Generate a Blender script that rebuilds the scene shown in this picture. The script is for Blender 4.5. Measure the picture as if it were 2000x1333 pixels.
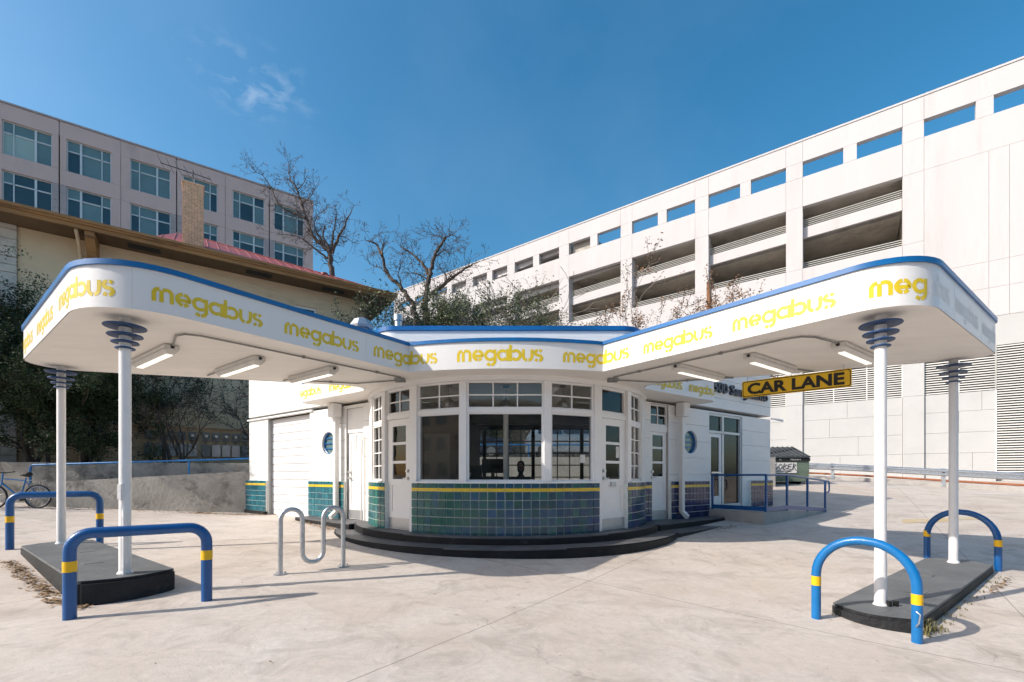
import bpy, bmesh, math, random
import numpy as np
from mathutils import Vector, Matrix
R = math.radians
sc = bpy.context.scene
for o in list(bpy.data.objects): bpy.data.objects.remove(o)

# ---------------------------------------------------------------- camera
cam_d = bpy.data.cameras.new('camera'); cam = bpy.data.objects.new('camera', cam_d)
sc.collection.objects.link(cam); sc.camera = cam
cam.location = (0, 0, 1.31); cam.rotation_euler = (R(90), 0, 0)
cam_d.lens = 16.0; cam_d.sensor_width = 36; cam_d.shift_y = 0.1318
cam_d.clip_start = .05; cam_d.clip_end = 2000

# ---------------------------------------------------------------- sun, sky, exposure
SUN_EL, SUN_AZ = 35.5, 251.0            # degrees; compass bearing with +Y as north
sun_d = bpy.data.lights.new('sun', 'SUN'); sun = bpy.data.objects.new('sun', sun_d)
sc.collection.objects.link(sun)
sun_d.energy = 4.4; sun_d.angle = R(.5); sun_d.color = (1, .93, .84)
_sv = Vector((math.sin(R(SUN_AZ))*math.cos(R(SUN_EL)), math.cos(R(SUN_AZ))*math.cos(R(SUN_EL)), math.sin(R(SUN_EL))))
sun.rotation_euler = _sv.to_track_quat('Z', 'Y').to_euler(); sun.location = (-20, -8, 18)
w = bpy.data.worlds.new('World'); sc.world = w; w.use_nodes = True
nt = w.node_tree; N = nt.nodes; L = nt.links
bg = N['Background']; bg.inputs['Strength'].default_value = .15
sky = N.new('ShaderNodeTexSky'); sky.sky_type = 'NISHITA'; sky.sun_disc = False
sky.sun_elevation = R(SUN_EL); sky.sun_rotation = R(SUN_AZ)
sky.altitude = 150; sky.air_density = 1.1; sky.dust_density = 2.3; sky.ozone_density = 2.6
# a thin wisp of cirrus, placed by direction in the sky
tc = N.new('ShaderNodeTexCoord')
def wn(t, **k):
    n = N.new(t)
    for a, b in k.items(): setattr(n, a, b)
    return n
def wmath(op, a, b=None, c=None, clamp=False):
    n = wn('ShaderNodeMath', operation=op, use_clamp=clamp)
    for i, s in enumerate((a, b, c)):
        if s is None: continue
        if isinstance(s, (int, float)): n.inputs[i].default_value = s
        else: L.new(s, n.inputs[i])
    return n.outputs[0]
mp = wn('ShaderNodeMapping'); L.new(tc.outputs['Generated'], mp.inputs[0])
mp.inputs['Rotation'].default_value = (0, R(-12), 0); mp.inputs['Scale'].default_value = (5, 5, 11)
n1 = wn('ShaderNodeTexNoise'); L.new(mp.outputs[0], n1.inputs['Vector'])
n1.inputs['Scale'].default_value = 4.0; n1.inputs['Detail'].default_value = 9; n1.inputs['Roughness'].default_value = .62
n1.inputs['Distortion'].default_value = .35
dv = Vector((-505/889, 1, (930-165)/889)).normalized()
vs_ = wn('ShaderNodeVectorMath', operation='SUBTRACT'); L.new(tc.outputs['Generated'], vs_.inputs[0]); vs_.inputs[1].default_value = dv
vm_ = wn('ShaderNodeVectorMath', operation='MULTIPLY'); L.new(vs_.outputs[0], vm_.inputs[0]); vm_.inputs[1].default_value = (1, 1, 2.1)
vd = wn('ShaderNodeVectorMath', operation='LENGTH'); L.new(vm_.outputs[0], vd.inputs[0])
near = wmath('SUBTRACT', 1.25, wmath('DIVIDE', vd.outputs['Value'], .085), clamp=True)
wisp = wmath('MULTIPLY', wmath('MULTIPLY', wmath('SUBTRACT', n1.outputs['Fac'], .47), 4.5, clamp=True), near)
n2 = wn('ShaderNodeTexNoise'); L.new(tc.outputs['Generated'], n2.inputs['Vector'])
n2.inputs['Scale'].default_value = 2.6; n2.inputs['Detail'].default_value = 6; n2.inputs['Roughness'].default_value = .55
veil = wmath('MULTIPLY', wmath('SUBTRACT', n2.outputs['Fac'], .42), .12, clamp=True)
fac = wmath('ADD', wmath('MULTIPLY', wisp, .20), veil, clamp=True)
mx = wn('ShaderNodeMix', data_type='RGBA'); L.new(fac, mx.inputs[0])
hs = wn('ShaderNodeHueSaturation'); hs.inputs['Saturation'].default_value = 1.36; hs.inputs['Hue'].default_value = .486
L.new(sky.outputs[0], hs.inputs['Color'])
L.new(hs.outputs[0], mx.inputs[6]); mx.inputs[7].default_value = (6.2, 6.5, 7.0, 1)
L.new(mx.outputs[2], bg.inputs['Color'])
vs = sc.view_settings
vs.view_transform = 'Standard'; vs.look = 'None'; vs.gamma = 1; vs.use_curve_mapping = False; vs.exposure = 0.34
cy = sc.cycles; cy.use_denoising = True; cy.use_adaptive_sampling = True; cy.adaptive_threshold = .03; cy.max_bounces = 7; cy.transparent_max_bounces = 14
cy.diffuse_bounces = 3; cy.glossy_bounces = 2; cy.sample_clamp_indirect = 6

# ---------------------------------------------------------------- helpers
COL = sc.collection
ROOT = {}
def link(o): COL.objects.link(o); return o
def tag(o, label=None, cat=None, group=None, kind=None):
    if label: o['label'] = label
    if cat: o['category'] = cat
    if group: o['group'] = group
    if kind: o['kind'] = kind
    return o
def T(name, label, cat, loc=(0, 0, 0), rz=0, group=None):
    o = link(bpy.data.objects.new(name, None)); o.empty_display_size = .2
    o.location = loc; o.rotation_euler = (0, 0, rz)
    ROOT[o] = (Vector(loc), rz)
    return tag(o, label, cat, group)
class Fr:
    """a plan frame: u along the wall, o outward, z up"""
    def __init__(s, org, d, right=True):
        s.o = org; l = math.hypot(*d); s.d = (d[0]/l, d[1]/l)
        s.n = (s.d[1], -s.d[0]) if right else (-s.d[1], s.d[0])
        s.rz = math.atan2(s.d[1], s.d[0])
    def __call__(s, u, o, z): return (s.o[0]+s.d[0]*u+s.n[0]*o, s.o[1]+s.d[1]*u+s.n[1]*o, z)
class MB:
    def __init__(s): s.v = []; s.f = []
    def add(s, vs, fs):
        k = len(s.v); s.v += [tuple(p) for p in vs]; s.f += [tuple(i+k for i in f) for f in fs]; return s
    def box(s, x0, x1, y0, y1, z0, z1, F=None):
        p = [(x, y, z) for z in (z0, z1) for y in (y0, y1) for x in (x0, x1)]
        if F: p = [F(*q) for q in p]
        return s.add(p, [(0, 2, 3, 1), (4, 5, 7, 6), (0, 1, 5, 4), (2, 6, 7, 3), (0, 4, 6, 2), (1, 3, 7, 5)])
    def prism(s, poly, z0, z1, top=True, bot=True):
        n = len(poly)
        a = z0 if hasattr(z0, '__len__') else [z0]*n
        b = z1 if hasattr(z1, '__len__') else [z1]*n
        v = [(p[0], p[1], a[i]) for i, p in enumerate(poly)]+[(p[0], p[1], b[i]) for i, p in enumerate(poly)]
        f = [(i, (i+1) % n, n+(i+1) % n, n+i) for i in range(n)]
        if top: f.append(tuple(range(n, 2*n)))
        if bot: f.append(tuple(range(n-1, -1, -1)))
        return s.add(v, f)
    def tube(s, pts, r, n=8, closed=False, caps=True):
        P = [Vector(p) for p in pts]; m = len(P)
        rr = r if hasattr(r, '__len__') else [r]*m
        up = None; rings = []
        for i in range(m):
            if closed: t = P[(i+1) % m]-P[i-1]
            else: t = P[min(i+1, m-1)]-P[max(i-1, 0)]
            if t.length < 1e-9: t = Vector((0, 0, 1))
            t.normalize()
            if up is None:
                up = Vector((0, 0, 1)) if abs(t.z) < .9 else Vector((1, 0, 0))
            a = up-t*up.dot(t)
            if a.length < 1e-6: a = t.orthogonal()
            a.normalize(); up = a; b = t.cross(a)
            rings.append([P[i]+(a*math.cos(2*math.pi*k/n)+b*math.sin(2*math.pi*k/n))*rr[i] for k in range(n)])
        v = [p for g in rings for p in g]; f = []
        for i in range(m if closed else m-1):
            j = (i+1) % m
            for k in range(n): f.append((i*n+k, i*n+(k+1) % n, j*n+(k+1) % n, j*n+k))
        if caps and not closed:
            f.append(tuple(range(n-1, -1, -1))); f.append(tuple((m-1)*n+k for k in range(n)))
        return s.add(v, f)
    def lathe(s, prof, c=(0, 0, 0), n=24, cap=True):
        v = [(c[0]+r*math.cos(2*math.pi*k/n), c[1]+r*math.sin(2*math.pi*k/n), c[2]+z) for r, z in prof for k in range(n)]
        f = []
        for i in range(len(prof)-1):
            for k in range(n): f.append((i*n+k, i*n+(k+1) % n, (i+1)*n+(k+1) % n, (i+1)*n+k))
        if cap:
            f.append(tuple(range(n-1, -1, -1))); f.append(tuple((len(prof)-1)*n+k for k in range(n)))
        return s.add(v, f)
    def band(s, c, r0, r1, a0, a1, z0, z1, n=6):
        """a curved block between two radii; angle 0 points to -Y"""
        def p(r, a, z): return (c[0]+r*math.sin(a), c[1]-r*math.cos(a), z)
        v = []; f = []
        for i in range(n+1):
            a = a0+(a1-a0)*i/n
            v += [p(r0, a, z0), p(r1, a, z0), p(r1, a, z1), p(r0, a, z1)]
        for i in range(n):
            for k in range(4): f.append((4*i+k, 4*i+(k+1) % 4, 4*i+4+(k+1) % 4, 4*i+4+k))
        f.append((3, 2, 1, 0)); f.append(tuple(4*n+k for k in range(4)))
        return s.add(v, f)
def M(name, mb, mat, parent=None, world=True, smooth=False, bev=0, fix=True, loc=None, **tags):
    v = [Vector(p) for p in mb.v]
    if parent is not None:
        if world:
            l, rz = ROOT[parent]; q = Matrix.Rotation(-rz, 3, 'Z')
            v = [q @ (p-l) for p in v]
        org = Vector((0, 0, 0))
    else:
        a = np.array(mb.v)
        org = Vector(loc) if loc is not None else Vector(((a[:, 0].min()+a[:, 0].max())/2, (a[:, 1].min()+a[:, 1].max())/2, a[:, 2].min()))
        v = [p-org for p in v]
    me = bpy.data.meshes.new(name); me.from_pydata([tuple(p) for p in v], [], mb.f)
    if fix or bev:
        bm = bmesh.new(); bm.from_mesh(me)
        if bev:
            bmesh.ops.remove_doubles(bm, verts=bm.verts, dist=1e-5)
            es = [e for e in bm.edges if len(e.link_faces) == 2 and e.calc_face_angle(0) > .5]
            bmesh.ops.bevel(bm, geom=es, offset=bev, segments=2, affect='EDGES', clamp_overlap=True)
        bmesh.ops.recalc_face_normals(bm, faces=bm.faces)
        bm.to_mesh(me); bm.free()
    if smooth:
        me.polygons.foreach_set('use_smooth', [True]*len(me.polygons))
        me.set_sharp_from_angle(angle=R(38 if smooth is True else smooth))
    me.materials.append(mat)
    o = link(bpy.data.objects.new(name, me)); o.location = org
    if parent is not None:
        o.parent = parent; ROOT[o] = ROOT[parent]
    else: ROOT[o] = (org, 0)
    return tag(o, tags.get('label'), tags.get('cat'), tags.get('group'), tags.get('kind'))
def copy_obj(src, parent, loc, rz=0, name=None):
    c = link(src.copy()); c.parent = parent; c.location = loc; c.rotation_euler = (0, 0, rz)
    if parent is not None: ROOT[c] = ROOT[parent]
    return c
def fillet(poly, rad, n=8):
    out = []; m = len(poly)
    for i, p in enumerate(poly):
        r = rad[i]
        if not r: out.append(tuple(p)); continue
        P = Vector(p); a = (Vector(poly[i-1])-P).normalized(); b = (Vector(poly[(i+1) % m])-P).normalized()
        ang = a.angle(b); d = r/math.tan(ang/2)
        c = P+(a+b).normalized()*(r/math.sin(ang/2))
        s = P+a*d-c; e = P+b*d-c
        a0 = math.atan2(s.y, s.x); da = math.atan2(e.y, e.x)-a0
        while da > math.pi: da -= 2*math.pi
        while da < -math.pi: da += 2*math.pi
        for k in range(n+1): out.append((c.x+r*math.cos(a0+da*k/n), c.y+r*math.sin(a0+da*k/n)))
    return out
def arc3(c, r, a0, a1, n, plane):
    """points of an arc; plane maps (x, y) to 3-D"""
    return [plane(c[0]+r*math.cos(R(a0+(a1-a0)*k/n)), c[1]+r*math.sin(R(a0+(a1-a0)*k/n))) for k in range(n+1)]

# ---------------------------------------------------------------- materials
def pm(name, col, rough=.6, metal=0, ns=3.0, na=.12, bump=0, bs=40, spec=.5, coat=0, emit=None, stain=None, stretch=(1, 1, 1), col2=None):
    m = bpy.data.materials.new(name); m.use_nodes = True
    t = m.node_tree; nn = t.nodes; ll = t.links; b = nn['Principled BSDF']
    b.inputs['Roughness'].default_value = rough; b.inputs['Metallic'].default_value = metal
    b.inputs['Specular IOR Level'].default_value = spec
    if coat: b.inputs['Coat Weight'].default_value = coat; b.inputs['Coat Roughness'].default_value = .08
    g = nn.new('ShaderNodeNewGeometry')
    mp = nn.new('ShaderNodeMapping'); ll.new(g.outputs['Position'], mp.inputs[0]); mp.inputs['Scale'].default_value = stretch
    no = nn.new('ShaderNodeTexNoise'); ll.new(mp.outputs[0], no.inputs['Vector'])
    no.inputs['Scale'].default_value = ns; no.inputs['Detail'].default_value = 7; no.inputs['Roughness'].default_value = .65
    cr = nn.new('ShaderNodeValToRGB'); ll.new(no.outputs['Fac'], cr.inputs[0])
    cr.color_ramp.elements[0].position = .3; cr.color_ramp.elements[1].position = .7
    c2 = col2 or tuple(min(1, c*(1+na)) for c in col)
    cr.color_ramp.elements[0].color = (*[c*(1-na) for c in col], 1); cr.color_ramp.elements[1].color = (*c2, 1)
    out = cr.outputs[0]
    if stain:                                    # (colour, scale, threshold, amount)
        n2 = nn.new('ShaderNodeTexNoise'); ll.new(mp.outputs[0], n2.inputs['Vector'])
        n2.inputs['Scale'].default_value = stain[1]; n2.inputs['Detail'].default_value = 9; n2.inputs['Roughness'].default_value = .7
        r2 = nn.new('ShaderNodeMapRange'); ll.new(n2.outputs['Fac'], r2.inputs[0])
        r2.inputs[1].default_value = stain[2]; r2.inputs[2].default_value = stain[2]+.16; r2.inputs[4].default_value = stain[3]
        mx = nn.new('ShaderNodeMix'); mx.data_type = 'RGBA'; ll.new(r2.outputs[0], mx.inputs[0])
        ll.new(out, mx.inputs[6]); mx.inputs[7].default_value = (*stain[0], 1); out = mx.outputs[2]
    ll.new(out, b.inputs['Base Color'])
    if bump:
        n3 = nn.new('ShaderNodeTexNoise'); ll.new(mp.outputs[0], n3.inputs['Vector'])
        n3.inputs['Scale'].default_value = bs; n3.inputs['Detail'].default_value = 5
        bp = nn.new('ShaderNodeBump'); ll.new(n3.outputs['Fac'], bp.inputs['Height'])
        bp.inputs['Strength'].default_value = bump; bp.inputs['Distance'].default_value = .02
        ll.new(bp.outputs[0], b.inputs['Normal'])
    if emit: b.inputs['Emission Color'].default_value = (*emit[0], 1); b.inputs['Emission Strength'].default_value = emit[1]
    if emit: m.cycles.emission_sampling = 'NONE'
    return m
def glass_mat(name, tint, rough=.02, refl=1.0, alpha=1.0):
    m = bpy.data.materials.new(name); m.use_nodes = True; t = m.node_tree; nn = t.nodes; ll = t.links
    nn.remove(nn['Principled BSDF']); out = nn['Material Output']
    tr = nn.new('ShaderNodeBsdfTransparent'); tr.inputs[0].default_value = (*tint, 1)
    gl = nn.new('ShaderNodeBsdfGlossy'); gl.inputs['Roughness'].default_value = rough
    fr = nn.new('ShaderNodeFresnel'); fr.inputs[0].default_value = 1.5
    ma = nn.new('ShaderNodeMath'); ma.operation = 'MULTIPLY'; ma.use_clamp = True; ll.new(fr.outputs[0], ma.inputs[0]); ma.inputs[1].default_value = refl
    g = nn.new('ShaderNodeNewGeometry')
    no = nn.new('ShaderNodeTexNoise'); ll.new(g.outputs['Position'], no.inputs['Vector']); no.inputs['Scale'].default_value = 1.6; no.inputs['Detail'].default_value = 2
    bp = nn.new('ShaderNodeBump'); ll.new(no.outputs['Fac'], bp.inputs['Height']); bp.inputs['Strength'].default_value = .05; bp.inputs['Distance'].default_value = .05
    ll.new(bp.outputs[0], gl.inputs['Normal'])
    mx = nn.new('ShaderNodeMixShader'); ll.new(ma.outputs[0], mx.inputs[0]); ll.new(tr.outputs[0], mx.inputs[1]); ll.new(gl.outputs[0], mx.inputs[2])
    ll.new(mx.outputs[0], out.inputs[0])
    return m
def ground_mat():
    m = bpy.data.materials.new('worn_concrete'); m.use_nodes = True; t = m.node_tree; nn = t.nodes; ll = t.links
    b = nn['Principled BSDF']; b.inputs['Roughness'].default_value = .82; b.inputs['Specular IOR Level'].default_value = .3
    g = nn.new('ShaderNodeNewGeometry')
    def noise(s, d=6, r=.6, dist=0, sc3=None):
        n = nn.new('ShaderNodeTexNoise'); n.inputs['Scale'].default_value = s; n.inputs['Detail'].default_value = d
        n.inputs['Roughness'].default_value = r; n.inputs['Distortion'].default_value = dist
        if sc3:
            q = nn.new('ShaderNodeMapping'); q.inputs['Scale'].default_value = sc3; q.inputs['Rotation'].default_value = (0, 0, R(20))
            ll.new(g.outputs['Position'], q.inputs[0]); ll.new(q.outputs[0], n.inputs['Vector'])
        else: ll.new(g.outputs['Position'], n.inputs['Vector'])
        return n.outputs['Fac']
    def rng(s, a, c, lo=0, hi=1):
        n = nn.new('ShaderNodeMapRange'); ll.new(s, n.inputs[0])
        for i, q in enumerate((a, c, lo, hi)): n.inputs[i+1].default_value = q
        return n.outputs[0]
    def mix(f, a, c, bt='MIX'):
        n = nn.new('ShaderNodeMix'); n.data_type = 'RGBA'; n.blend_type = bt
        if isinstance(f, float): n.inputs[0].default_value = f
        else: ll.new(f, n.inputs[0])
        for i, q in ((6, a), (7, c)):
            if isinstance(q, tuple): n.inputs[i].default_value = (*q, 1)
            else: ll.new(q, n.inputs[i])
        return n.outputs[2]
    def mth(op, a, c=None):
        n = nn.new('ShaderNodeMath'); n.operation = op
        for i, q in enumerate((a, c)):
            if q is None: continue
            if isinstance(q, (int, float)): n.inputs[i].default_value = q
            else: ll.new(q, n.inputs[i])
        return n.outputs[0]
    c = mix(rng(noise(.16, 4, .55, .6), .36, .62), (.585, .51, .45), (.49, .395, .32))
    c = mix(rng(noise(.9, 8, .68, .5), .40, .72, 0, .75), c, (.65, .595, .54))
    c = mix(rng(noise(1.7, 9, .72, 1.1), .50, .68, 0, .75), c, (.30, .252, .208))
    c = mix(rng(noise(.55, 9, .7, .3, (1, 3.2, 1)), .52, .70, 0, .65), c, (.33, .275, .23))
    c = mix(rng(noise(14, 8, .75), .34, .66, .0, .5), c, (.37, .33, .295))
    c = mix(rng(noise(90, 3, .7), .55, .75, 0, .35), c, (.30, .28, .26))
    c = mix(rng(noise(140, 2, .7), .60, .72, 0, .4), c, (.66, .63, .60))
    # oil spots
    vo = nn.new('ShaderNodeTexVoronoi'); vo.inputs['Scale'].default_value = 1.7; ll.new(g.outputs['Position'], vo.inputs['Vector'])
    c = mix(rng(vo.outputs['Distance'], .02, .06, .5, 0), c, (.20, .17, .15))
    vg = nn.new('ShaderNodeTexVoronoi'); vg.inputs['Scale'].default_value = 6.5; ll.new(g.outputs['Position'], vg.inputs['Vector'])
    c = mix(rng(vg.outputs['Distance'], .05, .09, .4, 0), c, (.24, .21, .19))
    # joints of the slabs, along the two directions of the site
    se = nn.new('ShaderNodeSeparateXYZ'); ll.new(g.outputs['Position'], se.inputs[0])
    wob = mth('MULTIPLY', noise(1.3, 3), .03)
    for dx, dy, per, off in ((.80, -.60, 4.3, 1.15), (.60, .80, 5.2, .45)):
        u = mth('ADD', mth('ADD', mth('MULTIPLY', se.outputs[0], dx), mth('MULTIPLY', se.outputs[1], dy)), wob)
        d = mth('ABSOLUTE', mth('SUBTRACT', mth('FRACT', mth('ADD', mth('DIVIDE', u, per), off)), .5))
        c = mix(rng(d, .0010, .0022, .6, 0), c, (.16, .13, .11))
    # cracks
    vc = nn.new('ShaderNodeTexVoronoi'); vc.feature = 'DISTANCE_TO_EDGE'; vc.inputs['Scale'].default_value = .23
    dn = nn.new('ShaderNodeTexNoise'); dn.inputs['Scale'].default_value = 2.2; dn.inputs['Detail'].default_value = 5; ll.new(g.outputs['Position'], dn.inputs['Vector'])
    ad = nn.new('ShaderNodeMix'); ad.data_type = 'RGBA'; ad.blend_type = 'LINEAR_LIGHT'; ad.inputs[0].default_value = .22
    ll.new(g.outputs['Position'], ad.inputs[6]); ll.new(dn.outputs['Color'], ad.inputs[7]); ll.new(ad.outputs[2], vc.inputs['Vector'])
    ck = mth('MULTIPLY', rng(vc.outputs['Distance'], .0008, .0028, 1, 0), rng(noise(.4, 2), .54, .64, 0, .35))
    c = mix(ck, c, (.15, .13, .11))
    ll.new(c, b.inputs['Base Color'])
    bp = nn.new('ShaderNodeBump'); bp.inputs['Strength'].default_value = .35; bp.inputs['Distance'].default_value = .01
    ll.new(mth('ADD', noise(60, 5, .7), mth('MULTIPLY', noise(6, 4), .8)), bp.inputs['Height']); ll.new(bp.outputs[0], b.inputs['Normal'])
    return m
def tile_mat():
    m = bpy.data.materials.new('glazed_tile'); m.use_nodes = True; t = m.node_tree; nn = t.nodes; ll = t.links
    b = nn['Principled BSDF']; b.inputs['Roughness'].default_value = .16; b.inputs['Specular IOR Level'].default_value = .5
    g = nn.new('ShaderNodeNewGeometry'); oi = nn.new('ShaderNodeObjectInfo')
    se = nn.new('ShaderNodeSeparateXYZ'); ll.new(g.outputs['Position'], se.inputs[0])
    def mth(op, a, c=None):
        n = nn.new('ShaderNodeMath'); n.operation = op
        for i, q in enumerate((a, c)):
            if q is None: continue
            if isinstance(q, (int, float)): n.inputs[i].default_value = q
            else: ll.new(q, n.inputs[i])
        return n.outputs[0]
    rnd = mth('FRACT', mth('ADD', oi.outputs['Random'], g.outputs['Random Per Island']))
    mr = nn.new('ShaderNodeMapRange'); ll.new(se.outputs[0], mr.inputs[0]); mr.inputs[1].default_value = -5; mr.inputs[2].default_value = 4.6
    no = nn.new('ShaderNodeTexNoise'); ll.new(g.outputs['Position'], no.inputs['Vector']); no.inputs['Scale'].default_value = 3.4; no.inputs['Detail'].default_value = 5
    p = mth('ADD', mth('ADD', mr.outputs[0], mth('MULTIPLY', mth('SUBTRACT', rnd, .5), .26)), mth('MULTIPLY', mth('SUBTRACT', no.outputs['Fac'], .5), .42))
    cr = nn.new('ShaderNodeValToRGB'); ll.new(p, cr.inputs[0]); e = cr.color_ramp.elements
    e[0].position = 0; e[0].color = (.022, .125, .165, 1); e[1].position = 1; e[1].color = (.028, .036, .105, 1)
    for q, c in ((.22, (.020, .125, .135)), (.38, (.018, .120, .090)), (.48, (.012, .075, .105)), (.60, (.010, .060, .135)), (.70, (.016, .095, .085)), (.78, (.012, .055, .125)), (.90, (.022, .034, .105))):
        x = e.new(q); x.color = (*c, 1)
    va = nn.new('ShaderNodeMix'); va.data_type = 'RGBA'; va.blend_type = 'MULTIPLY'; va.inputs[0].default_value = 1
    r3 = nn.new('ShaderNodeMapRange'); ll.new(rnd, r3.inputs[0]); r3.inputs[3].default_value = .72; r3.inputs[4].default_value = 1.3
    ll.new(cr.outputs[0], va.inputs[6]); ll.new(r3.outputs[0], va.inputs[7]); ll.new(va.outputs[2], b.inputs['Base Color'])
    n3 = nn.new('ShaderNodeTexNoise'); ll.new(g.outputs['Position'], n3.inputs['Vector']); n3.inputs['Scale'].default_value = 14
    bp = nn.new('ShaderNodeBump'); bp.inputs['Strength'].default_value = .12; bp.inputs['Distance'].default_value = .01
    ll.new(n3.outputs['Fac'], bp.inputs['Height']); ll.new(bp.outputs[0], b.inputs['Normal'])
    return m
def brick_white():
    """white paint over brick: faint courses as fine relief"""
    m = pm('painted_brick', (.80, .785, .755), .5, ns=1.4, na=.03, stain=((.62, .60, .56), 1.1, .62, .35))
    t = m.node_tree; nn = t.nodes; ll = t.links; b = nn['Principled BSDF']
    g = nn.new('ShaderNodeNewGeometry'); se = nn.new('ShaderNodeSeparateXYZ'); ll.new(g.outputs['Position'], se.inputs[0])
    no = nn.new('ShaderNodeTexNoise'); ll.new(g.outputs['Position'], no.inputs['Vector']); no.inputs['Scale'].default_value = 6
    a = nn.new('ShaderNodeMath'); a.operation = 'MULTIPLY_ADD'; ll.new(no.outputs['Fac'], a.inputs[0]); a.inputs[1].default_value = .02; ll.new(se.outputs[2], a.inputs[2])
    d = nn.new('ShaderNodeMath'); d.operation = 'DIVIDE'; ll.new(a.outputs[0], d.inputs[0]); d.inputs[1].default_value = .0645
    f = nn.new('ShaderNodeMath'); f.operation = 'FRACT'; ll.new(d.outputs[0], f.inputs[0])
    r = nn.new('ShaderNodeMapRange'); ll.new(f.outputs[0], r.inputs[0]); r.inputs[1].default_value = 0; r.inputs[2].default_value = .16
    bp = nn.new('ShaderNodeBump'); bp.inputs['Strength'].default_value = .35; bp.inputs['Distance'].default_value = .006
    ll.new(r.outputs[0], bp.inputs['Height']); ll.new(bp.outputs[0], b.inputs['Normal'])
    return m
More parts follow.
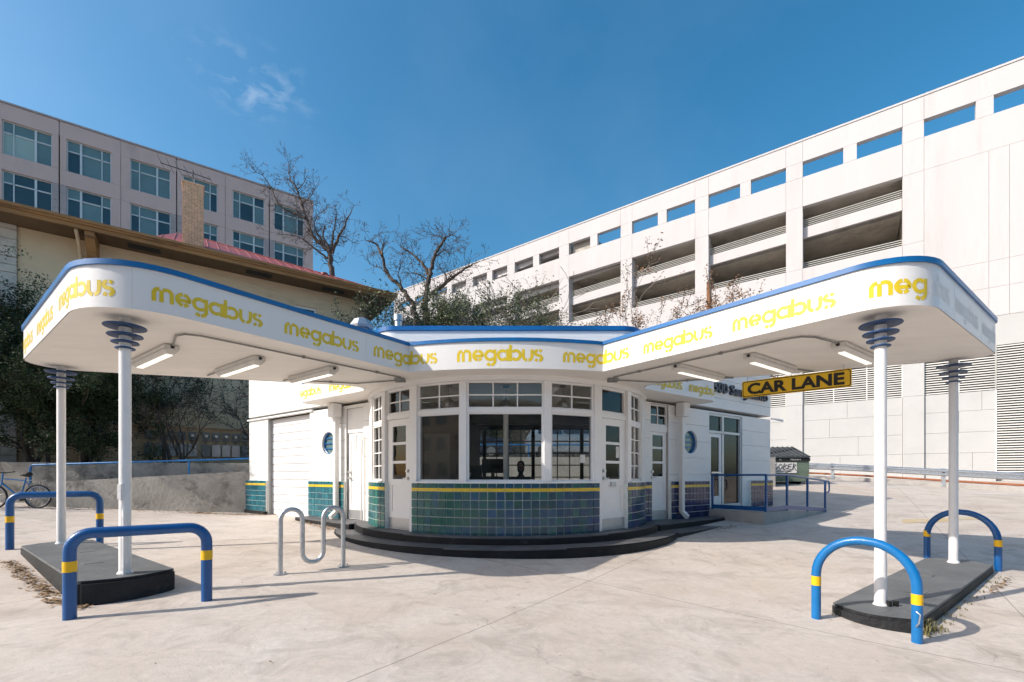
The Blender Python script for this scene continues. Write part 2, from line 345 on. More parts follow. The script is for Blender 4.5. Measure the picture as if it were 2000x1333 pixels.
MAT = dict(
    ground=ground_mat(), tile=tile_mat(), brickw=brick_white(),
    white=pm('white_paint', (.77, .755, .73), .42, ns=.9, na=.025, stain=((.60, .58, .54), 1.6, .66, .3)),
    fascia=pm('fascia_paint', (.70, .69, .675), .35, ns=.8, na=.03, stain=((.62, .60, .56), 2.2, .62, .34), stretch=(1, 1, .35)),
    soffit=pm('soffit_paint', (.82, .775, .71), .6, ns=1.2, na=.05, stain=((.52, .48, .42), .9, .60, .4), stretch=(1, 3, 1)),
    frame=pm('frame_paint', (.81, .795, .775), .38, ns=2, na=.03),
    column=pm('column_paint', (.74, .73, .72), .38, ns=5, na=.04, bump=.15, bs=30, stain=((.5, .46, .4), 7, .68, .4)),
    cap=pm('blue_metal', (.002, .115, .33), .35, ns=1.1, na=.22, stain=((.03, .24, .50), .8, .60, .5)),
    blue=pm('blue_enamel', (.002, .078, .255), .34, ns=4, na=.12, bump=.12, bs=60, coat=.2, stain=((.10, .20, .32), 17, .69, .55)),
    bluelt=pm('bright_blue_enamel', (.001, .135, .37), .34, ns=4, na=.12, bump=.12, bs=60, coat=.2, stain=((.16, .28, .40), 17, .69, .5)),
    disc=pm('blue_disc_paint', (.008, .050, .15), .45, ns=6, na=.15),
    yellow=pm('yellow_paint', (.80, .46, .004), .45, ns=6, na=.1),
    letter=pm('yellow_lettering', (.65, .475, .012), .45, ns=3, na=.07),
    faded=pm('faded_lettering', (.70, .685, .655), .5, ns=3, na=.05),
    yline=pm('yellow_tile', (.85, .56, .01), .25, ns=8, na=.15),
    grout=pm('grout', (.78, .80, .74), .85, ns=20, na=.15),
    black=pm('black_step_paint', (.012, .0125, .014), .6, spec=.25, ns=2.2, na=.35, bump=.5, bs=24, stain=((.13, .125, .13), 3.2, .60, .55)),
    tread=pm('worn_grey_tread', (.105, .102, .105), .6, ns=2.4, na=.3, bump=.4, bs=30, stain=((.030, .03, .033), 2.0, .55, .7)),
    island=pm('island_grey_paint', (.115, .12, .122), .62, ns=2.2, na=.25, bump=.5, bs=22, stretch=(1, 1, 1), stain=((.19, .19, .19), 5, .66, .5)),
    islandside=pm('island_black_side', (.020, .021, .023), .6, spec=.25, ns=4, na=.35, bump=.7, bs=26, stain=((.12, .115, .11), 4, .66, .5)),
    galv=pm('galvanised_steel', (.50, .52, .54), .42, .85, ns=18, na=.2, bump=.1, bs=50),
    steel=pm('brushed_steel', (.55, .55, .55), .3, .9, ns=10, na=.1),
    conduit=pm('conduit_grey', (.26, .26, .25), .5, .5, ns=8, na=.15),
    kick=pm('kick_plate', (.42, .43, .45), .35, .7, ns=5, na=.1),
    glass=glass_mat('window_glass', (.95, .965, .96)),
    glassdk=glass_mat('office_glass', (.10, .17, .18), .03, 1.6),
    blind=pm('window_blind', (.20, .30, .31), .5, ns=1.2, na=.12),
    diffuser=pm('lamp_diffuser', (.85, .85, .82), .4, emit=((1, .93, .80), .75)),
    lampbody=pm('lamp_housing', (.62, .60, .56), .4, ns=6, na=.06),
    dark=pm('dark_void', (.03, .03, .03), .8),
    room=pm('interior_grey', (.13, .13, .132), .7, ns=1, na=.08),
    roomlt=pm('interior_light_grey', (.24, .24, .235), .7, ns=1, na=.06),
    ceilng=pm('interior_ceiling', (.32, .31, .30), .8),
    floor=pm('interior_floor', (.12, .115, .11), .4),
    desk=pm('dark_wood', (.03, .026, .024), .5, ns=6, na=.3),
    sash=pm('black_steel_sash', (.02, .02, .022), .5),
    cream=pm('cream_brick', (.76, .575, .37), .8, ns=2.2, na=.1, bump=.6, bs=9, stretch=(1, 1, 6), stain=((.34, .26, .17), .7, .56, .5)),
    stucco=pm('cream_stucco', (.76, .59, .385), .85, ns=.8, na=.08, bump=.3, bs=30, stain=((.38, .30, .2), .6, .58, .5)),
    stone=pm('limestone', (.60, .56, .49), .85, ns=2.5, na=.16, bump=.8, bs=10),
    brickt=pm('tan_brick', (.78, .49, .30), .8, ns=7, na=.28, bump=.4, bs=30, stain=((.20, .10, .05), 1.2, .62, .6)),
    mortar=pm('mortar', (.42, .28, .17), .9),
    eave=pm('rusty_brown_eave', (.36, .18, .062), .65, ns=.9, na=.3, stain=((.085, .042, .02), 1.3, .5, .75), stretch=(.35, .35, 3)),
    eavesof=pm('eave_soffit', (.15, .095, .05), .8, ns=1, na=.25),
    redroof=pm('red_metal_roof', (.27, .055, .045), .5, ns=1.2, na=.15),
    pink=pm('pinkish_concrete', (.54, .425, .40), .85, ns=.35, na=.08, stain=((.33, .265, .255), .35, .53, .55), stretch=(1.6, 1.6, .5), bump=.1, bs=6),
    greyst=pm('grey_stone_panel', (.34, .31, .315), .8, ns=.8, na=.1),
    alu=pm('window_aluminium', (.58, .60, .60), .4, .3, ns=2, na=.05),
    garage=pm('pale_pink_concrete', (.515, .49, .487), .85, ns=.3, na=.05, stain=((.40, .365, .35), .75, .54, .38), bump=.06, bs=5, stretch=(1, 1, .16)),
    garbase=pm('grey_precast', (.47, .465, .455), .85, ns=.5, na=.06, stain=((.38, .375, .365), .5, .57, .55), bump=.1, bs=5),
    slab=pm('dirty_slab_soffit', (.42, .385, .34), .9, ns=.4, na=.3, stain=((.12, .10, .085), .5, .55, .6)),
    louver=pm('louver_paint', (.72, .71, .67), .6, ns=2, na=.04),
    oldcon=pm('stained_concrete', (.36, .33, .285), .9, ns=1.1, na=.22, bump=.7, bs=12, stain=((.07, .065, .055), 1.5, .49, .75)),
    concrete=pm('plain_concrete', (.40, .375, .345), .9, ns=2, na=.15, bump=.4, bs=20, stain=((.2, .185, .165), 2.5, .56, .5)),
    soil=pm('leaf_strewn_soil', (.07, .055, .038), .95, ns=5, na=.5, bump=1, bs=14),
    rust=pm('rusty_pipe', (.30, .105, .045), .7, ns=2, na=.35),
    paintw=pm('faded_white_paint', (.62, .60, .57), .8, ns=8, na=.15),
    painty=pm('faded_yellow_paint', (.60, .42, .16), .8, ns=5, na=.2, col2=(.50, .43, .34)),
    bark=pm('bark', (.085, .065, .055), .9, ns=4, na=.35, bump=.8, bs=18),
    twig=pm('grey_twig', (.20, .17, .145), .9, ns=4, na=.3),
    leafd=pm('dark_evergreen_leaf', (.024, .042, .020), .7, ns=2.5, na=.5, spec=.2, col2=(.055, .085, .036)),
    leafg=pm('green_leaf', (.050, .078, .026), .55, ns=2.2, na=.45, col2=(.13, .165, .06)),
    leafo=pm('olive_leaf', (.085, .10, .045), .55, ns=2, na=.4, col2=(.17, .17, .10)),
    leafb=pm('dry_brown_leaf', (.20, .105, .05), .7, ns=3, na=.4),
    litter=pm('fallen_leaf', (.26, .16, .08), .8, ns=9, na=.45),
    grass=pm('dry_grass', (.13, .15, .04), .7, ns=9, na=.5, col2=(.30, .25, .11)),
    signy=pm('sign_yellow', (.80, .50, .015), .5, ns=3, na=.08),
    signk=pm('sign_black', (.012, .012, .012), .5),
    navy=pm('dark_letter', (.035, .045, .065), .45),
    dump=pm('dumpster_green', (.115, .155, .115), .5, ns=2, na=.18, stain=((.05, .045, .035), 2.2, .6, .6)),
    lid=pm('dumpster_lid', (.045, .052, .058), .55, ns=3, na=.2),
    rubber=pm('rubber', (.012, .012, .012), .75),
    wood=pm('weathered_wood', (.20, .09, .04), .8, ns=4, na=.35, stretch=(1, 1, .15)),
    skin=pm('skin', (.22, .12, .08), .6), hair=pm('hair', (.01, .009, .008), .6), cloth=pm('dark_cloth', (.03, .03, .035), .8),
    cargrey=pm('car_silver', (.36, .38, .40), .25, .6, coat=.6), cardark=pm('car_dark_blue', (.02, .03, .055), .22, .3, coat=.8),
    carglass=pm('car_glass', (.012, .014, .016), .06, spec=.9), red=pm('tail_lamp_red', (.4, .01, .01), .3),
)
# ---------------------------------------------------------------- ground heights (metres)
_C = np.array([(-4.1, 4.2, -.02), (-3.3, 4.8, -.02), (-4.6, 4.4, -.04), (0, 7.15, 0), (-2.4, 6.5, 0), (3.5, 4.6, -.24), (7, 7, -.08), (0, 2, -.2),
    (-7.7, 7.6, .12), (-5, 12, .2), (-8.3, 14, .18), (-14, 13, .44), (6, 10.5, .17), (3.5, 9.3, .06), (12, 20, .94), (15.5, 24, 1.17), (21.7, 19.3, .62),
    (-24, 8, .5), (32, 8, .1), (40, 36, 1.3), (0, 18, .45), (0, 45, 1.0), (-40, 40, 1.2), (-30, -20, 0), (0, -30, -.4), (40, -20, -.3), (150, 150, .8), (-150, 150, .8), (-150, -150, -.2), (150, -150, -.2), (9, 13, .36)])
def _tps(r2): return np.where(r2 > 1e-9, r2*np.log(r2+1e-12), 0)
_n = len(_C); _K = _tps(((_C[:, None, :2]-_C[None, :, :2])**2).sum(-1))+np.eye(_n)*.4
_P = np.c_[np.ones(_n), _C[:, :2]]; _A = np.block([[_K, _P], [_P.T, np.zeros((3, 3))]])
_W = np.linalg.solve(_A, np.r_[_C[:, 2], 0, 0, 0])
def gz(x, y):
    r2 = (_C[:, 0]-x)**2+(_C[:, 1]-y)**2
    return float(_tps(r2) @ _W[:_n]+_W[_n]+_W[_n+1]*x+_W[_n+2]*y)
# ================================================================ THE SETTING
def axis_pts(lo, hi, step, far):
    a = list(np.arange(lo, hi+.01, step)); g = step
    while a[-1] < far: g *= 1.5; a.append(a[-1]+g)
    g = step
    while a[0] > -far: g *= 1.5; a.insert(0, a[0]-g)
    return a
xs = axis_pts(-20, 26, .5, 900); ys = axis_pts(-2, 28, .5, 900)
g = MB(); cl = lambda q: max(-150, min(150, q))
g.v = [(x, y, gz(cl(x), cl(y))) for y in ys for x in xs]
nx = len(xs)
g.f = [(j*nx+i, j*nx+i+1, (j+1)*nx+i+1, (j+1)*nx+i) for j in range(len(ys)-1) for i in range(nx-1)]
M('concrete_ground', g, MAT['ground'], smooth=180, fix=False, loc=(0, 0, 0), kind='structure')

# raised car park behind the station, and the planted bank of the house
t = MB(); t.prism([(-6.5, 19.0), (11, 19.0), (14, 40), (-12, 40)], -.5, 2.1)
M('upper_car_park', t, MAT['concrete'], kind='structure')
t = MB(); t.prism([(-26, 12.0), (-14.8, 14.3), (-8.6, 15.4), (-7.2, 17), (-6.52, 19.05), (-6.52, 40), (-60, 40)], -.5, 1.72)
M('planted_bank', t, MAT['soil'], kind='structure')

def wall_grid(mb, F, u0, u1, z0, z1, o0, o1, ops):
    us = sorted({u0, u1, *[q for p in ops for q in p[:2] if u0 < q < u1]})
    zs = sorted({z0, z1, *[q for p in ops for q in p[2:4] if z0 < q < z1]})
    for i in range(len(us)-1):
        for j in range(len(zs)-1):
            a, b = (us[i]+us[i+1])/2, (zs[j]+zs[j+1])/2
            if any(p[0] < a < p[1] and p[2] < b < p[3] for p in ops): continue
            mb.box(us[i], us[i+1], o0, o1, zs[j], zs[j+1], F)
    return mb
def P1(name, args, mat, parent, F=None, **k):
    return M(name, MB().box(*args, F), mat, parent, **k)

# ---------------------------------------------------------------- parking garage
FG = Fr((21.08, 33.0), (.8, -.6))
gar = T('parking_garage', 'pale multi-storey parking garage with open decks and louvred grey base', 'parking garage', FG(0, 0, 0))
cols = [(-46.0, -45.0), (-39.5, -38.45), (-33.0, -31.95), (-27.0, -26.0), (-20.5, -19.38), (-14.0, -12.92), (-7.5, -6.45), (-1.05, 0), (5.5, 6.55), (12.0, 13.05), (18.5, 19.55), (25.0, 26.0)]
GP = .014
def gpan(u0, u1, z0, z1, mat='garage', o=0, th=.34):
    P1('panel', (u0+GP/2, u1-GP/2, o-th, o, z0+GP/2, z1-GP/2), MAT[mat], gar, FG)
def gback(u0, u1, z0, z1, o0=-.6, o1=-.36): P1('backing_wall', (u0, u1, o0, o1, z0, z1), MAT['garage'], gar, FG)
rng = random.Random(4)
for i in range(len(cols)-1):
    a, b = cols[i]; c = cols[i+1][0]; open_bay = c <= 5.6
    mid = (b+c)/2
    gpan(a, b, 24.1, 25.6); gpan(b, c, 24.1, 25.6)
    gpan(a, b, 22.98, 24.1, th=.5); gpan(mid-.38, mid+.38, 22.98, 24.1)
    gpan(a, b, 20.85, 22.98); gpan(b, c, 20.85, 22.98)
    if open_bay:
        gpan(a, b, 16.35, 20.85, th=.8); gpan(a, b, 10.87, 16.35); gpan(b, c, 10.87, 16.35)
    else:
        gpan(a, b, 10.87, 12.6); gpan(a, b, 12.6, 16.35); gpan(a, b, 16.35, 20.85)
        for q0, q1 in ((b, b+2.9), (b+2.9, b+3.75), (b+3.75, c)):
            for z0, z1 in ((10.87, 12.6), (12.6, 14.2), (14.2, 20.85)): gpan(q0, q1, z0, z1)
P1('coping', (-46, 26, -.38, .05, 25.6, 25.72), MAT['garage'], gar, FG)
gback(-46, 26, 24.15, 25.55, -.5, -.345); gback(-46, 26, 20.9, 22.9, -.5, -.345); gback(-46, 26, 11.0, 16.3, -.5, -.345); gback(5.6, 26, 16.3, 20.9, -.5, -.345)
# decks inside
def ramp_slab(name, u0, u1, o0, o1, z, th, k, mat):
    z0 = lambda u: z+k*u
    v = [FG(u, o, z0(u)+dz) for dz in (0, th) for o in (o0, o1) for u in (u0, u1)]
    return M(name, MB().add(v, [(0, 2, 3, 1), (4, 5, 7, 6), (0, 1, 5, 4), (2, 6, 7, 3), (0, 4, 6, 2), (1, 3, 7, 5)]), mat, gar)
KR = .028
ramp_slab('deck', -46, 5.5, -17, -1.2, 18.72, .3, KR, MAT['slab'])
P1('roof_deck', (-46, 26, -17, -.6, 20.95, 21.25), MAT['slab'], gar, FG)
P1('lower_deck', (-46, 5.5, -17, -.6, 15.95, 16.2), MAT['slab'], gar, FG)
P1('rear_wall', (-46, 26, -17.4, -17.1, 0, 21.0), MAT['slab'], gar, FG)
P1('side_wall', (-46.4, -46.05, -17, -.1, 0, 21.2), MAT['garage'], gar, FG)
P1('side_wall', (5.6, 6.0, -17, -.6, 10, 20.9), MAT['slab'], gar, FG)
for i in range(len(cols)-1):
    a, b = cols[i]; c = cols[i+1][0]
    if c > 5.6: break
    ramp_slab('ramp_spandrel', b-.0, c+.0, -.62, -.42, 18.7, .8, KR, MAT['garage'])
    for zb, k in ((19.5, KR), (16.36, 0)):
        m = MB()
        for q in range(4 if zb > 17 else 4):
            zz = zb+.13+q*.14
            m.tube([FG(b, -.5, zz+k*b), FG(c, -.5, zz+k*c)], .022, 5, caps=False)
        M('guard_cable', m, MAT['louver'], gar, smooth=True, kind='stuff')
    P1('deck_beam', (a+.2, b-.2, -16, -.8, 20.3, 20.96), MAT['slab'], gar, FG)
    P1('deck_beam', (a+.2, b-.2, -16, -.8, 17.7, 18.3+KR*a), MAT['slab'], gar, FG)
# rising ramp seen through the roof-level openings on the left
ramp_slab('ramp_spandrel', -46, -19.5, -.9, -.55, 24.98, 1.15, .055, MAT['garage']); ramp_slab('upper_ramp', -46, -19.5, -16, -.95, 25.0, .3, .055, MAT['slab'])
ramp_slab('ramp_spandrel', -46, -14, -.82, -.64, 21.5, 1.1, .05, MAT['garage'])
P1('stair_head', (-19.3, -17.0, -3, -.6, 21.3, 24.3), MAT['slab'], gar, FG)
# the grey base with louvres
for i in range(5, len(cols)-1):
    a, b = cols[i]; c = cols[i+1][0]
    for z0, z1 in ((-.5, 2.73), (2.73, 6.45), (6.45, 10.87)): gpan(a, b, z0, z1, 'garbase', o=.12, th=.5)
    gpan(b, c, 9.1, 10.87, 'garbase', o=-.02)
    big = b > 6
    q0 = b+3.2 if 6 < b < 7 else b
    if not big or q0 > b:
        e = q0 if big else c
        for z0, z1, off in ((-.5, 2.73, 2.2), (2.73, 4.0, 3.2), (4.0, 5.3, 1.6), (5.3, 6.45, 2.6)):
            if b+off < e-.4: gpan(b, b+off, z0, z1, 'garbase', o=-.02); gpan(b+off, e, z0, z1, 'garbase', o=-.02)
            else: gpan(b, e, z0, z1, 'garbase', o=-.02)
    zones = [(b, c, 6.45, 9.1)] if not big else ([(b, q0, 6.45, 9.1), (q0, c, 1.5, 9.1)] if q0 > b else [(b, c, 1.5, 9.1)])
    for u0, u1, z0, z1 in zones:
        m = MB(); n = int((z1-z0)/.145)
        for k in range(n):
            z = z0+(k+.5)*(z1-z0)/n
            m.add([FG(u0+.02, -.13, z-.005), FG(u1-.02, -.13, z-.005), FG(u1-.02, -.03, z-.035), FG(u0+.02, -.03, z-.035),
                   FG(u0+.02, -.13, z+.04), FG(u1-.02, -.13, z+.04), FG(u1-.02, -.03, z+.025), FG(u0+.02, -.03, z+.025)],
                  [(0, 1, 2, 3), (7, 6, 5, 4), (3, 2, 6, 7), (0, 4, 5, 1), (0, 3, 7, 4), (1, 5, 6, 2)])
        M('louver', m, MAT['louver'], gar, fix=False, kind='stuff')
        P1('louver_void', (u0, u1, -.4, -.3, z0, z1), MAT['dark'], gar, FG)
        q = u0
        while q < u1+.1: P1('louver_mullion', (q-.03, q+.03, -.15, -.005, z0, z1), MAT['louver'], gar, FG); q += (u1-u0)/max(1, round((u1-u0)/1.8))
P1('backing_wall', (cols[5][0], 26, -.62, -.5, -.5, 10.9), MAT['garbase'], gar, FG)

# ---------------------------------------------------------------- office block
FO = Fr((-37.2, 38.0), (.82, .57))
off = T('office_building', 'pinkish concrete office block with rows of teal windows behind the cream house', 'office building', FO(0, 0, 1))
paneA = pm('teal_pane', (.115, .195, .205), .07, ns=.5, na=.16, spec=.8); paneB = pm('dark_pane', (.022, .045, .055), .05, ns=.5, na=.3, spec=.9); paneC = pm('pale_pane', (.30, .42, .40), .1, ns=.4, na=.1, spec=.7)
wins = [(-19.5, -16.7), (-15.6, -12.8), (-11.65, -8.85), (-7.75, -4.95), (-3.7, -.87), (0, 2.82), (4.09, 6.95), (7.87, 10.6), (11.85, 14.61), (15.49, 18.32)]
rows = [(26.8, 29.5), (22.83, 25.53), (18.86, 21.56)]
ops = [(a, b, c, d) for a, b in wins for c, d in rows]
ends = [-21.0]+[(wins[i][1]+wins[i+1][0])/2 for i in range(len(wins)-1)]+[19.24]
P1('backing_wall', (-21, 19.2, -.75, -.6, 0, 30.6), MAT['greyst'], off, FO)
P1('joint_filler', (-21, 19.2, -.2, -.05, 29.6, 30.6), MAT['greyst'], off, FO)
for i, (a, b) in enumerate(wins):
    e0, e1 = ends[i]+.014, ends[i+1]-.014
    if i % 2 == 0: e1 -= .03                     # wide joint at every second pier
    else: e0 += .03
    P1('panel', (e0, e1, -.6, 0, 29.5, 30.75), MAT['pink'], off, FO)
    for j, (c, d) in enumerate(rows):
        lo = rows[j+1][1] if j < 2 else 1
        P1('panel', (e0, e1, -.6, 0, lo+.01, c-.012), MAT['pink'], off, FO)
        for q0, q1, wd in ((e0, a, i % 2), (b, e1, 1-i % 2)):
            if wd and j == 1 or j == 2:
                for k in range(4): P1('panel', (q0, q1, -.6, -.005, c+(d-c)*k/4+.008, c+(d-c)*(k+1)/4-.008), MAT['greyst'], off, FO)
            else: P1('panel', (q0, q1, -.6, -.004, c+.005, d-.005), MAT['pink'], off, FO)
        big = i % 2
        cutsu = [0, .31, .78, 1] if big else [0, .22, .66, 1]
        thick = 1 if big else 2
        zc = c+(d-c)*.66
        f = MB(); fo0, fo1 = -.3, -.16
        f.box(a, b, fo0, fo1, c, c+.07, FO); f.box(a, b, fo0, fo1, d-.07, d, FO)
        for k, q in enumerate(cutsu):
            wv = .07 if k == thick else .035
            u = a+(b-a)*q; u = min(max(u, a+.035), b-.035)
            f.box(u-wv, u+wv, fo0, fo1+(.03 if k == thick else .002), c+.07, d-.07, FO)
        for k in range(3): f.box(a+(b-a)*cutsu[k]+.08, a+(b-a)*cutsu[k+1]-.08, fo0, fo1-.003, zc-.05, zc+.05, FO)
        wn_ = M('window', f, MAT['alu'], off)
        for k in range(3):
            for r_ in range(2):
                q0, q1 = a+(b-a)*cutsu[k]+.02, a+(b-a)*cutsu[k+1]-.02
                zz = (c+.04, zc) if r_ == 0 else (zc, d-.04)
                if i == 4 and j == 0: mt = paneC if r_ == 0 and k < 2 else paneA
                else: mt = paneA if (r_ == 1 and rng.random() < .8) or rng.random() < (.65 if j == 0 else .12) else paneB
                P1('pane', (q0, q1, -.25, -.23, zz[0], zz[1]), mt, wn_, FO)
P1('roof_slab', (-21, 19.1, -14, -.1, 30.4, 30.7), MAT['pink'], off, FO)
P1('coping', (-21, 19.3, -.7, .07, 30.78, 30.92), MAT['greyst'], off, FO)
P1('end_wall', (18.7, 19.24, -14, -.61, 0, 30.74), MAT['pink'], off, FO)

# ---------------------------------------------------------------- cream house
FH = Fr((-13.27, 19.04), (.82, .57)); HZ = 1.7; HT = 10.15
hou = T('cream_house', 'cream brick house with deep brown eaves, red roof and tan chimney', 'house', FH(0, 0, HZ))
hw = [(.95, 2.12, 7.2, 9.25), (3.82, 4.78, 7.4, 9.3), (-2.85, -1.66, 7.0, 9.1), (-2.95, -2.25, 3.35, 5.2), (2.55, 3.2, 3.0, 6.1)]
m = wall_grid(MB(), FH, -3.55, 7.1, HZ-.3, HT, -.3, 0, hw); M('brick_wall', m, MAT['cream'], hou)
P1('stucco_wall', (-5.15, -3.55, -.3, -.06, HZ-.3, HT), MAT['stucco'], hou, FH)
P1('stone_backing', (-14, -5.15, -.4, -.05, HZ-.3, HT), MAT['mortar'], hou, FH)
m = wall_grid(MB(), FH, -14, 7.1, HZ-.3, HT, -.75, -.65, []); M('inner_wall', m, MAT['dark'], hou)
P1('end_wall', (6.8, 7.1, -11, -.301, HZ-.3, HT), MAT['cream'], hou, FH)
rng = random.Random(9); z = HZ
while z < HT-.05:                                # limestone corner, block by block
    h = min(rng.choice((.28, .34, .42)), HT-z); u = -5.15
    while u > -8.0:
        l = rng.uniform(.45, .95); l = min(l, u+8.2)
        P1('stone', (u-l+.008, u-.008, -.05, rng.uniform(.03, .07), z+.008, z+h-.008), MAT['stone'], hou, FH, bev=.012); u -= l
    z += h
for a, b, c, d in hw:
    f = MB(); q = .09
    f.box(a, a+q, -.2, -.06, c, d, FH); f.box(b-q, b, -.2, -.06, c, d, FH); f.box(a+q, b-q, -.2, -.06, d-q, d, FH); f.box(a+q, b-q, -.2, -.03, c, c+q, FH)
    f.box(a+q, b-q, -.19, -.08, (c+d)/2-.03, (c+d)/2+.03, FH)
    wn_ = M('window', f, MAT['frame'], hou)
    P1('pane', (a+.05, b-.05, -.16, -.14, c+.05, d-.05), paneB, wn_, FH)
    P1('lintel', (a-.1, b+.22, .0, .035, d+.02, d+.62), MAT['cream'], hou, FH)
P1('belt_course', (-2.1, 2.35, .0, .16, 3.32, 3.52), MAT['stucco'], hou, FH)
m = MB().tube([FH(-3.48, .07, HZ), FH(-3.48, .07, 9.3), FH(-3.48, .4, 9.75), FH(-3.48, 1.0, 10.1)], .055, 8); M('downspout', m, MAT['stucco'], hou, smooth=True)
m = MB().add([FH(-3.25, o, z) for o, z in ((0, 9.0), (.25, 9.0), (1.05, 9.95), (1.05, 10.14), (0, 10.14))]+[FH(-2.98, o, z) for o, z in ((0, 9.0), (.25, 9.0), (1.05, 9.95), (1.05, 10.14), (0, 10.14))],
    [(0, 1, 2, 3, 4), (9, 8, 7, 6, 5)]+[(i, (i+1) % 5, 5+(i+1) % 5, 5+i) for i in range(5)]); M('eave_bracket', m, MAT['eave'], hou)
P1('eave_soffit', (-14, 8.2, -.3, 1.1, HT, HT+.05), MAT['eavesof'], hou, FH)
P1('eave_soffit', (7.0, 8.2, -12, -.301, HT, HT+.05), MAT['eavesof'], hou, FH)
m = MB()
for z0, z1, o in ((HT-.02, HT+.12, 1.13), (HT+.12, HT+.2, 1.19), (HT+.2, HT+.3, 1.24)): m.box(-14, 7.1+o, 1.05, o, z0, z1, FH)
M('gutter', m, MAT['eave'], hou)
m = MB()
for z0, z1, o in ((HT-.02, HT+.12, 1.13), (HT+.12, HT+.2, 1.19), (HT+.2, HT+.3, 1.24)): m.box(7.1+1.05, 7.1+o, -12, 1.05, z0, z1, FH)
M('gutter', m, MAT['eave'], hou)
for u in (-1.6, 2.3, 5.4): P1('soffit_vent', (u-.5, u+.5, .35, .75, HT-.02, HT-.002), MAT['dark'], hou, FH)
# roof: low deck on the left, red standing-seam hip on the right
P1('flat_roof', (-14, -1.5, -11, 1.1, HT+.06, HT+.16), MAT['concrete'], hou, FH)
A, B_, C_, D_, E_, F_ = (-1.55, 1.1, HT+.22), (8.25, 1.1, HT+.22), (8.25, -11, HT+.22), (-1.55, -11, HT+.22), (.3, -5.2, 13.55), (-.7, -5.2, 13.55)
m = MB().add([FH(*p) for p in (A, B_, C_, D_, E_, F_)], [(0, 1, 4, 5), (1, 2, 4), (2, 3, 5, 4), (3, 0, 5), (3, 2, 1, 0)]); rf = M('hip_roof', m, MAT['redroof'], hou)
for k in range(1, 24):                            # seams on the front slope
    u = -1.55+k*9.8/24
    if u <= -.7: tt = (u+1.55)/.85
    elif u < .3: tt = 1
    else: tt = (8.25-u)/7.95
    p0 = Vector(FH(u, 1.1, HT+.23)); p1 = Vector(FH(u, 1.1-6.3*tt, HT+.22+3.18*tt+.01))
    M('roof_seam', MB().tube([p0, p1], .022, 4), MAT['redroof'], rf)
m = MB().tube([FH(.3, -5.2, 13.57), FH(8.25, 1.1, HT+.25)], .04, 5); M('hip_cap', m, MAT['redroof'], rf)
# chimney, brick by brick
cu, cw, co, cd, cz0, cz1 = -.42, .72, -.5, .62, HT+.2, 13.75
P1('chimney_core', (cu, cu+cw, co-cd, co, cz0, cz1), MAT['mortar'], hou, FH)
m = MB(); k = 0; z = cz0
while z < cz1-.02:
    s = .105 if k % 2 else 0
    for (a0, a1, put) in ((cu-.012, cu+cw+.012, 'f'), (co-cd-.012, co+.012, 'l')):
        q = a0-s
        while q < a1:
            q0, q1 = max(q, a0)+.006, min(q+.21, a1)-.006
            if q1-q0 > .02:
                if put == 'f': m.box(q0, q1, co+.001, co+.014+.004*rng.random(), z+.006, z+.074, FH)
                else:
                    m.box(cu-.014-.004*rng.random(), cu-.001, q0, q1, z+.006, z+.074, FH); m.box(cu+cw+.001, cu+cw+.014, q0, q1, z+.006, z+.074, FH)
            q += .21
    z += .08; k += 1
M('chimney_brick', m, MAT['brickt'], hou, kind='stuff')
P1('chimney_cap', (cu-.04, cu+cw+.04, co-cd-.04, co+.04, cz1, cz1+.07), MAT['brickt'], hou, FH)
ae = T('roof_aerial', 'thin black television aerial on top of the tan chimney', 'aerial', FH(cu+.35, co-.3, cz1+.07))
M('mast', MB().tube([FH(cu+.35, co-.3, cz1+.07), FH(cu+.35, co-.3, cz1+.75)], .025, 6), MAT['sash'], ae)
M('boom', MB().tube([FH(cu-.75, co-.1, cz1+.55), FH(cu+1.0, co-.5, cz1+.72)], .018, 5), MAT['sash'], ae)
for k in range(7):
    q = k/6; c0 = Vector(FH(cu-.72+1.7*q, co-.1-.4*q, cz1+.55+.17*q)); h = .5-.3*q
    M('element', MB().tube([c0+Vector((-.55*h, .2*h, .9*h)), c0-Vector((-.55*h, .2*h, .9*h))], .010, 4), MAT['sash'], ae)
rv = MB().lathe([(.11, 0), (.11, .45), (.17, .45), (.17, .55), (.02, .6)], FH(5.4, -1.2, HT+.9), 14)
M('roof_vent_pipe', rv, MAT['redroof'], hou, smooth=True)
# electricity meters on the wall
for k in range(10):
    u = -1.5+k*.355+(.12 if k > 4 else 0)
    me_ = T('electric_meter', ('leftmost of the ten electric meters on the cream house wall' if k == 0 else 'rightmost of the ten electric meters on the cream house wall' if k == 9 else
        f"{['second','third','fourth','fifth','sixth','seventh','eighth','ninth'][k-1]} electric meter from the left on the cream house wall"), 'meter', FH(u, 0, 2.1), group='electric meters on the cream house wall')
    P1('meter_socket', (u-.13, u+.13, .002, .12, 2.78, 3.14), MAT['conduit'], me_, FH, bev=.01)
    q = FH(u, .12, 2.98); n3 = Vector((FH.n[0], FH.n[1], 0)); c0 = Vector(q)
    M('meter_dial', MB().tube([c0, c0+n3*.09, c0+n3*.13], [.085, .08, .06], 14), MAT['steel'], me_, smooth=True)
    P1('service_box', (u-.15, u+.15, .002, .16, 2.12, 2.62), MAT['conduit' if k in (0, 1, 5, 9) else 'kick'], me_, FH, bev=.012)
    M('conduit_stub', MB().tube([FH(u, .06, 2.61), FH(u, .06, 2.79)], .025, 6), MAT['conduit'], me_)

